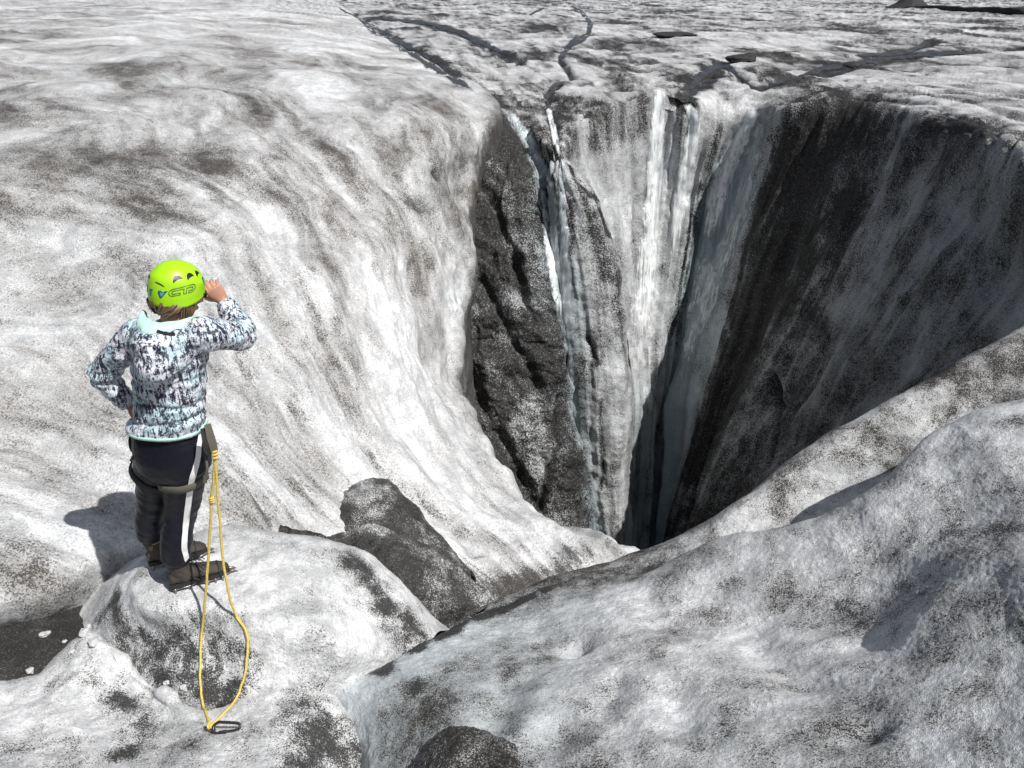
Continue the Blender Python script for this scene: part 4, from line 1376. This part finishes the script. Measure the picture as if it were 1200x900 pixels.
strap([V3(155, 505, 3.16), V3(152, 516, 3.14), V3(154, 527, 3.13), V3(160, 533, 3.14)], .006, .003, M_BSTRAP, 'gear_loop', harness)
strap([V3(164, 532, 3.10), V3(157, 535, 3.10), V3(153, 540, 3.11)], [.008, .008, .005], .003, M_BSTRAP, 'buckle', harness)

# ---- boots and crampons
def boot(heel, toe, ankle, side):
    heel = np.array([heel[0], heel[1], 0.0]); toe = np.array([toe[0], toe[1], 0.0])
    d = unit(toe - heel); L = 0.285
    s = np.array([d[1], -d[0], 0]); z = np.array([0, 0, 1.0])
    z0 = 0.028
    mb = MB()
    R = []
    for k, hgt, w in [(0.0, .055, .024), (.04, .085, .033), (.15, .10, .037), (.30, .105, .038), (.48, .092, .040), (.64, .074, .046), (.80, .062, .046), (.92, .050, .036), (1.0, .034, .018)]:
        c = heel + d * L * k
        R.append([c + s * w * math.cos(q) * (1.0 if math.sin(q) < 0.2 else 0.86) + z * (z0 + 0.012 + (hgt - 0.012) * (0.5 + 0.5 * math.sin(q))) for q in np.arange(16) * 2 * math.pi / 16])
    mb.rings(R)
    top = ankle + np.array([0, 0, 0.075])
    mb.tube(chain([heel + d * 0.085 + z * 0.07, ankle * 0.6 + (heel + d * 0.09 + z * .1) * 0.4, top], 8), np.linspace(.047, .053, 8), 16)
    up = remesh(mb, 0.0055, 4, 0.5)
    push(up, lambda co: 0.003 * fbm(co, 25, 3, 900) + 0.002 * ridged(co, 40, 2, 905))
    b = link('boot', up, M_BOOT, person)
    so = MB(); R = []
    for k, w in [(0.0, .022), (.03, .033), (.15, .038), (.32, .036), (.48, .038), (.66, .049), (.82, .048), (.94, .034), (1.01, .014)]:
        c = heel + d * L * k
        R.append([c + s * w + z * (z0 + .022), c - s * w + z * (z0 + .022), c - s * w * 1.02 + z * z0, c + s * w * 1.02 + z * z0])
    so.rings(R)
    so.build('sole', M_SOLE, b, False)
    lc = MB()
    for k in range(5):
        f = 0.42 + 0.075 * k
        c = heel + d * L * f + z * (z0 + .098 - .016 * k)
        lc.tube([c - s * .032 - z * .018, c + z * .006, c + s * .032 + d * .012 - z * .018], .0028, 6)
    for e, q in ((.05, -.02), (.06, .03), (.035, .05)):
        c = heel + d * L * 0.40 + z * (z0 + .115)
        lc.tube(chain([c, c + d * e * 0.6 + s * q * .5 + z * .018, c + d * e + s * q - z * .006, c + d * (e + .02) + s * q * 1.3 - z * .03], 8), .0024, 6)
    lc.build('laces', M_BLACK, b)
    sgn = side
    tr = MB()
    c = heel + d * L * 0.20 + s * .0405 * sgn + z * (z0 + .060)
    tr.tube([c + d * .028 + z * .024, c + d * .002 + z * .004, c + d * .035 - z * .014], .0026, 6)
    tr.build('trim', M_ORNG, b)
    # crampon: frame rails, cross bars, points and straps
    cr = MB()
    for q in (-1, 1):
        cr.tube([heel + d * .012 + s * q * .030 + z * .024, heel + d * .085 + s * q * .036 + z * .023, heel + d * .13 + s * q * .022 + z * .023,
                 heel + d * .18 + s * q * .046 + z * .023, heel + d * .245 + s * q * .042 + z * .023, heel + d * (L + .008) + s * q * .018 + z * .024], .0045, 6)
        for f in (.02, .085, .175, .21, .245):
            c = heel + d * f + s * q * (.034 if f < .1 else .047)
            cr.tube([c + z * .026, c + z * .004, c - z * .014], [.0065, .005, .0015], 5)
    for f in (.03, .19, .25):
        cr.tube([heel + d * f - s * .036 + z * .024, heel + d * f + s * .036 + z * .024], .004, 6)
    for q in (-1, 1):
        c = heel + d * (L + .004) + s * q * .014 + z * .024
        cr.tube([c, c + d * .022 - z * .006, c + d * .036 - z * .016], [.006, .005, .0015], 5)
    k = cr.build('crampon', M_STEEL, b)
    stp = MB()
    c = heel + d * .235
    stp.tube(chain([c + s * .050 + z * .028, c + s * .046 + z * .062, c + z * .092, c - s * .046 + z * .062, c - s * .050 + z * .028], 14), .006, 6, flat=0.5)
    c = heel + d * .05
    stp.tube(chain([heel + d * .17 + s * .048 + z * .03, heel + d * .10 + s * .046 + z * .075, heel - d * .004 + z * .085, heel + d * .10 - s * .046 + z * .075, heel + d * .17 - s * .048 + z * .03], 16), .005, 6)
    stp.build('crampon_strap', M_BSTRAP, b)
    for f in (.006, .292):
        c = heel + d * f + z * .018
        MB().tube([c - s * .016, c + s * .016], .0045, 6).build('crampon_bail', M_RED, b)
    return b
boot((-1.705, 3.135), (-1.47, 3.265), ANR, 1)
boot((-1.885, 3.315), (-1.645, 3.42), ANL, 1)

# ---- jacket
def build_jacket():
    mb = MB()
    rr = [(PEL + [0, 0, .098], .172, .132), (PEL + [0, 0, .125], .168, .130), (WST * .6 + (PEL + [0, 0, .125]) * .4, .158, .124), (WST + [0, 0, .02], .148, .118), (WST * .5 + CHE * .5, .148, .120), (CHE, .154, .124),
          (CHE * .45 + NEK * .55, .165, .116), (NEK - [0, 0, .045], .145, .098), (NEK - [0, 0, .012], .115, .085), (NEK + [0, 0, .02], .080, .075)]
    mb.rings([ring(c, a, b, shift=0.006) for c, a, b in rr])
    for sh, el, wr, k in ((SHL, ELL, WRL, 1.0), (SHR, ELR, WRR, 1.0)):
        inn = sh + (CHE + [0, 0, .10] - sh) * 0.35
        pts = chain([inn, sh, sh * .5 + el * .5, el], 14)
        mb.tube(pts, np.interp(np.linspace(0, 1, 14), [0, .3, .65, 1], [.074, .070, .064, .058]) * k, 20)
        e = wr + unit(el - wr) * 0.02
        pts = chain([el, el * .5 + e * .5, e], 12)
        mb.tube(pts, np.interp(np.linspace(0, 1, 12), [0, .5, 1], [.058, .049, .041]) * k, 20, round_ends=False)
    me = remesh(mb, 0.0065, 6, 0.5)
    def wr(co):
        Q = co.copy(); Q[:, 2] *= 2.0; Q[:, 0] *= 0.9
        seam = np.zeros(len(co))
        for zz, tilt, dep in ((1.00, .10, .010), (1.085, -.12, .008), (1.19, .05, .006)):
            seam -= dep * np.exp(-(((co[:, 2] - zz) - tilt * (co[:, 0] + 1.53)) / 0.010)**2)
        return 0.010 * ridged(Q, 6, 3, 820) + 0.008 * fbm(Q, 13, 3, 830) + seam
    push(me, wr)
    return me
jkt_me = build_jacket()
jacket = link('jacket', jkt_me, M_JKT, person)
BV_JKT = bvh_of(jkt_me)
body_band(BV_JKT, PEL + [0, 0, .106], BR, BF, None, 0.016, -0.004, thick=0.004).build('hem', M_MINT, jacket)
# cuffs
for el, wr in ((ELL, WRL), (ELR, WRR)):
    d = unit(el - wr)
    MB().tube([wr + d * .004, wr + d * .022], [.037, .040], 16, round_ends=False).build('cuff', M_JKT, jacket)
# hood hanging down the back, mint lining showing
def build_hood():
    mb = MB()
    B0 = NEK - BF * 0.075 - np.array([0, 0, .03])
    R = []
    for k in range(15):
        q = -1 + 2 * k / 14
        c = NEK + BR * q * 0.150 - BF * (0.160 - 0.130 * q * q) - np.array([0, 0, 0.058 - 0.050 * q * q])
        hh = 0.100 * math.sqrt(max(0.08, 1 - 0.80 * q * q)); tt = 0.080 * math.sqrt(max(0.15, 1 - 0.75 * q * q))
        R.append([c - BF * (tt * math.cos(a) + 0.045 * (1 - q * q) * max(0.0, -math.sin(a))) + np.array([0, 0, 1]) * hh * math.sin(a) for a in np.arange(14) * 2 * math.pi / 14])
    mb.rings(R)
    me = remesh(mb, 0.006, 5, 0.5)
    push(me, lambda co: 0.010 * ridged(co * np.array([1, 1, 1.6]), 9, 3, 840) + 0.004 * fbm(co, 24, 2, 845))
    return me
hood = link('hood', build_hood(), M_JKT, jacket)
def lining():
    mb = MB(); R = []
    for k in range(17):
        q = -1 + 2 * k / 16
        c = NEK + BR * q * 0.140 - BF * (0.128 - 0.135 * q * q) + np.array([0, 0, 0.040 + 0.012 * q * q])
        hh = 0.028 * math.sqrt(max(0.1, 1 - 0.8 * q * q)); tt = 0.052 * math.sqrt(max(0.12, 1 - 0.8 * q * q))
        R.append([c - BF * tt * math.cos(a) + np.array([0, 0, 1]) * hh * math.sin(a) for a in np.arange(12) * 2 * math.pi / 12])
    mb.rings(R)
    me = remesh(mb, 0.006, 4, 0.5)
    push(me, lambda co: 0.006 * ridged(co, 14, 2, 850))
    return me
link('hood_lining', lining(), M_MINT, jacket)
strap([V3(184, 388, 2.945), V3(194, 391, 2.93), V3(205, 392, 2.93)], .007, .002, M_BSTRAP, 'hood_tab', jacket)

# ---- hair: locks coming out under the shell and gathered at the nape
def build_hair():
    mb = MB()
    r = random.Random(3)
    for k in range(90):
        a = math.radians(r.uniform(75, 285))              # round the back of the head
        st = HED + HR * math.sin(a) * 0.080 * 1.0 + HF * math.cos(a) * 0.098 - HU * (0.015 + 0.02 * r.random())
        nape = HED - HF * (0.062 + r.uniform(-.02, .028)) + HR * (0.055 * math.sin(a) + r.uniform(-.022, .022)) - HU * r.uniform(.075, .10)
        mid = (st + nape) / 2 + (HR * math.sin(a) + HF * math.cos(a)) * r.uniform(.006, .022)
        mb.tube(chain([st + HU * .03, st, mid, nape], 9), [.005, .0075, .009, .009, .0085, .008, .0065, .0045, .002], 5)
    for k in range(14):                                 # loose strands past the cheek
        a = math.radians(r.uniform(60, 100))
        st = HED + HR * math.sin(a) * 0.079 + HF * math.cos(a) * 0.09 - HU * 0.01
        e = st - HU * r.uniform(.07, .12) + HR * r.uniform(-.01, .012) + HF * r.uniform(-.015, .02)
        mb.tube(chain([st + HU * .02, (st + e) / 2 + HR * .008, e], 7), [.004, .004, .004, .0035, .003, .002, .001], 5)
    return mb
build_hair().build('hair', M_HAIR, person)

# ---- helmet
HC = HED + HU * 0.028 - HF * 0.006
HA, HB, HH = 0.101, 0.116, 0.112          # half width, half length, height
def hpt(az, el, off=0.0):
    """az: degrees from the front towards the right; el: degrees above the rim plane"""
    a = math.radians(az); e = math.radians(el)
    ce = math.cos(e)
    x = HA * ce**0.92 * math.sin(a); y = HB * ce**0.92 * math.cos(a); zz = HH * math.sin(e)
    if e < 0:
        k = ce**-0.55
        x *= k; y *= k; zz *= 0.93
    # soft crease line round the shell
    n = unit(HR * x / HA**2 + HF * y / HB**2 + HU * zz / HH**2)
    crease = 0.0035 * math.exp(-((el - 20) / 9.0)**2)
    return HC + HR * x + HF * y + HU * zz + n * (off + crease)
def rim_el(az):
    a = abs(((az + 180) % 360) - 180)
    pts = [(0, 0), (30, -8), (60, -26), (85, -40), (110, -47), (140, -48), (180, -48)]
    return float(np.interp(a, [p[0] for p in pts], [p[1] for p in pts]))
def build_helmet():
    outer, inner = [], []
    na, ne = 64, 24
    V = []; F = []
    for j in range(ne + 1):
        s = j / ne
        for i in range(na):
            az = i * 360 / na
            el = rim_el(az) + (89.5 - rim_el(az)) * s
            V.append(hpt(az, el, 0.0025 * math.exp(-(s * 14)**2)))
    for j in range(ne):
        for i in range(na):
            i2 = (i + 1) % na
            F.append((j * na + i, j * na + i2, (j + 1) * na + i2, (j + 1) * na + i))
    F.append(tuple(ne * na + i for i in range(na)))
    n0 = len(V)
    for j in range(ne + 1):
        s = j / ne
        for i in range(na):
            az = i * 360 / na
            el = rim_el(az) + (89.5 - rim_el(az)) * s
            V.append(hpt(az, el, -0.014))
    for j in range(ne):
        for i in range(na):
            i2 = (i + 1) % na
            F.append((n0 + j * na + i, n0 + (j + 1) * na + i, n0 + (j + 1) * na + i2, n0 + j * na + i2))
    F.append(tuple(n0 + ne * na + i for i in range(na))[::-1])
    for i in range(na):
        i2 = (i + 1) % na
        F.append((i, n0 + i, n0 + i2, i2))
    return MB().add(V, F)
helmet = build_helmet().build('helmet', M_HEL, person)
def patch(poly, off):
    """small raised patch on the shell: outline in (az, el)"""
    V = [hpt(a, e, off) for a, e in poly]
    n = len(V)
    c = np.mean(np.array(poly, float), axis=0)
    V.append(hpt(c[0], c[1], off))
    V += [hpt(a, e, -0.003) for a, e in poly]
    F = [(i, (i + 1) % n, n) for i in range(n)] + [(i, n + 1 + i, n + 1 + (i + 1) % n, (i + 1) % n) for i in range(n)]
    return MB().add(V, F)
def crescent(az, el, w, h, rot):
    out = []
    R_ = math.radians(rot)
    for q in np.linspace(0, math.pi, 9):
        out.append((w * math.cos(q), h * math.sin(q)))
    for q in np.linspace(math.pi, 0, 9)[1:-1]:
        out.append((w * 0.92 * math.cos(q), h * 0.22 * math.sin(q)))
    return [(az + x * math.cos(R_) - y * math.sin(R_), el + x * math.sin(R_) + y * math.cos(R_)) for x, y in out]
for (az, el, w, h, rot) in [(50, 36, 10, 13, -24), (78, 30, 11, 14, -28), (108, 22, 11, 14, -32), (146, 8, 12, 3.5, 14), (186, 14, 7, 7, 0),
                            (-42, 27, 8, 9, -5), (-66, 26, 9, 10, 0), (-92, 23, 10, 9, 6), (-128, 8, 10, 6, 188)]:
    patch(crescent(az, el, w, h, rot), 0.0012).build('vent', M_BLACK, helmet, False)
def tri(az, el, w, h, sc=1.0):
    k = [(-w, h), (w * .8, h * .75), (w * .95, h * .2), (w * .45, -h), (w * .1, -h * .9)]
    return [(az + x * sc, el + y * sc) for x, y in k]
for az, el, w, h in [(138, -12, 11, 10), (168, -14, 6, 9), (38, 22, 8, 9), (190, -10, 6, 9), (-122, -12, 11, 9), (-30, 17, 7, 8)]:
    p = patch(tri(az, el, w, h), 0.0012).build('decal', M_BLUE, helmet, False)
    patch(tri(az, el, w, h, 0.5), 0.0020).build('decal_window', simple_mat('decal_light', (0.10, 0.34, 0.36), 0.35), p, False)
def logo():
    """the outlined C T D mark along the side of the shell"""
    mb = MB()
    def line(pts, r=0.0020):
        P = [hpt(98 - x * 1.15, 3 + y + 0.40 * x, 0.0008) for x, y in pts]
        mb.tube(P, r, 5)
    def arc(cx, cy, rx, ry, a0, a1, n=10):
        return [(cx + rx * math.cos(math.radians(a)), cy + ry * math.sin(math.radians(a))) for a in np.linspace(a0, a1, n)]
    # rounded frame open at the T: C on one side, D on the other
    line([(-3, 8), (-14, 8)] + arc(-15, 0, 8, 8, 90, 270) + [(-4, -8)])
    line([(-4, -3.4), (-14, -3.4)] + arc(-15, 0, 3.2, 3.4, 270, 90) + [(-2, 3.4)])
    line([(-4, -8), (-4, -3.4)])
    line([(-2, 3.4), (2, 3.4), (2, -8), (6.5, -8), (6.5, 3.4), (13, 3.4)])
    line([(-3, 8), (14, 8)] + arc(15, 0, 8, 8, 90, -90) + [(10, -8), (10, -3.6), (14, -3.6)] + arc(15, 0, 3.2, 3.4, -90, 90) + [(13, 3.4)])
    return mb
logo().build('emblem', M_LOGO, helmet)
cs = MB()
for s in (-1, 1):
    a = hpt(s * 75, -15, -0.012); b = hpt(s * 125, -28, -0.010)
    j = HED + HR * s * 0.062 - HU * 0.062 + HF * 0.012
    ch = HED - HU * 0.118 + HF * 0.040
    cs.tube(chain([a, (a + j) / 2 + HR * s * .012, j], 7), .0065, 6, flat=.35)
    cs.tube(chain([b, (b + j) / 2 + HR * s * .010, j], 7), .0065, 6, flat=.35)
    cs.tube(chain([j, (j + ch) / 2 + HR * s * .012 - HU * .006, ch], 7), .0065, 6, flat=.35)
cs.build('chin_strap', M_BSTRAP, person)

# ================================================================== rope and ice anchor
AN = ground_hit(250, 858)[0]
def rope_path(pix):
    """free from the harness to just below the boots, then lying on the ice"""
    gr = []
    for (u, v) in pix:
        h = ground_hit(u, v)
        gr.append(h[0].y if h else 3.0)
    k0 = next(i for i, p in enumerate(pix) if p[1] >= 715)
    out = []
    for k, (u, v) in enumerate(pix):
        if k < k0:
            s = (v - pix[0][1]) / (pix[k0][1] - pix[0][1])
            Y = 2.985 + (gr[k0] - 0.02 - 2.985) * s**1.3
            Y = min(Y, gr[k] - 0.02)
        else:
            Y = gr[k] - 0.008
        out.append(W(u, v, Y=Y))
    return out
LEFT = [(252, 533), (250, 560), (248, 585), (246, 620), (244, 660), (241, 700), (237, 740), (235, 775), (235, 800), (238, 828), (243, 842), (246, 848)]
RIGHT = [(252, 533), (254, 560), (256, 590), (259, 630), (263, 665), (269, 700), (277, 722), (287, 738), (290, 755), (288, 785), (280, 812), (268, 830), (255, 843), (249, 848)]
rope = thing('rope', AN, 'thin yellow cord running from the harness down to the ice anchor', 'rope')
for si, pix in enumerate((LEFT, RIGHT)):
    P = chain(rope_path(pix), 110)
    wr_ = np.convolve(np.random.RandomState(si).normal(size=120), np.ones(7) / 7, 'same')
    for k, p in enumerate(P):
        if 4 < k < 106:
            p = p + np.array([wr_[k], 0, 0]) * 0.004
        g = ground_z(p[0], p[1], p[2] + 0.25) if 0.25 < k / 110 else -9
        P[k] = np.array([p[0], p[1], max(p[2], g + 0.0055)])
    MB().tube(P, 0.0060, 8).build('strand', M_ROPE, rope)
def coil(c, ax, r, R_, turns, pitch, n=60):
    ax = unit(ax); a = unit(np.cross(ax, [0.3, 0.9, 0.2])); b = np.cross(ax, a)
    return [np.array(c) + R_ * (math.cos(q) * a + math.sin(q) * b) + ax * pitch * (q / (2 * math.pi) - turns / 2) for q in np.linspace(0, turns * 2 * math.pi, n)]
k1 = rope_path(LEFT)[2]
MB().tube(coil(k1, [0, 0, 1], .005, .0085, 3, .0105), 0.0050, 7).build('knot', M_ROPE, rope)
kb = W(246, 850, Y=AN.y + 0.005)
m = MB()
m.tube(coil(kb, [0.1, 0.2, 1], .005, .009, 2.2, .010), 0.0052, 7)
m.tube(coil(kb + [0.002, -.004, 0], [1, 0.2, 0.2], .005, .009, 1.6, .010), 0.0052, 7)
m.build('knot', M_ROPE, rope)
k0 = rope_path(LEFT)[0]
m = MB(); m.tube(coil(k0, [0, 0.3, 1], .005, .009, 2.5, .014), 0.0052, 7)
m.build('knot', M_ROPE, rope)

# ice screw with its hanger: tube in the ice, bent steel plate with an eye
screw = thing('ice_screw', AN, 'steel ice screw hanger set in the ice at the end of the cord', 'ice screw')
def build_anchor():
    c = np.array(AN)
    MB().tube([c + [0, 0, .016], c + [0.004, .01, -.14]], .008, 10).build('tube', M_STEEL, screw)
    MB().ellipsoid(c + [0, 0, .017], .013, .013, .008, None, 12, 6).build('head', M_STEEL, screw)
    hg = MB(); R = []
    kb2 = kb + [0, 0, -.004]
    for f in np.linspace(0, 1, 8):
        p = c * (1 - f) + kb2 * f + np.array([0, -.003, .012 * math.sin(f * math.pi)])
        w = 0.014 + 0.004 * math.sin(f * math.pi)
        R.append([p + [w, 0, .0], p + [w, -.0015, .0035], p + [-w, -.0015, .0035], p + [-w, 0, 0]])
    hg.rings(R)
    hg.build('hanger', M_STEEL, screw, False)
build_anchor()
carab = thing('carabiner', AN + Vector((0.06, 0, 0)), 'black carabiner lying on the snow clipped to the ice screw', 'carabiner')
def build_carabiner():
    a = np.array(ground_hit(252, 861)[0]) + [0, 0, .010]; b = np.array(ground_hit(279, 858)[0]) + [0, 0, .010]
    d = unit(b - a); L = 0.112
    s = unit(np.cross([0, 0, 1], d)); s = unit(s * 0.75 + np.array([0, 0, .55]))
    pts = [(0.0, -.016), (-.008, -.004), (-.006, .014), (.012, .026), (.035, .024), (.075, .018), (.100, .013), (.110, .004), (.108, -.008), (.092, -.013), (.05, -.0155), (.02, -.017), (0.0, -.016)]
    P = [a + d * x + s * (y + .017) for x, y in pts]
    MB().tube(chain(P[1:9] , 40), .0066, 8).build('spine', M_DSTEEL, carab)
    MB().tube(chain(P[8:] + [P[1]], 30), .0048, 8).build('gate', M_DSTEEL, carab)
    MB().tube(chain([P[10], P[11]], 4), .0072, 10).build('lock_sleeve', M_DSTEEL, carab)
build_carabiner()
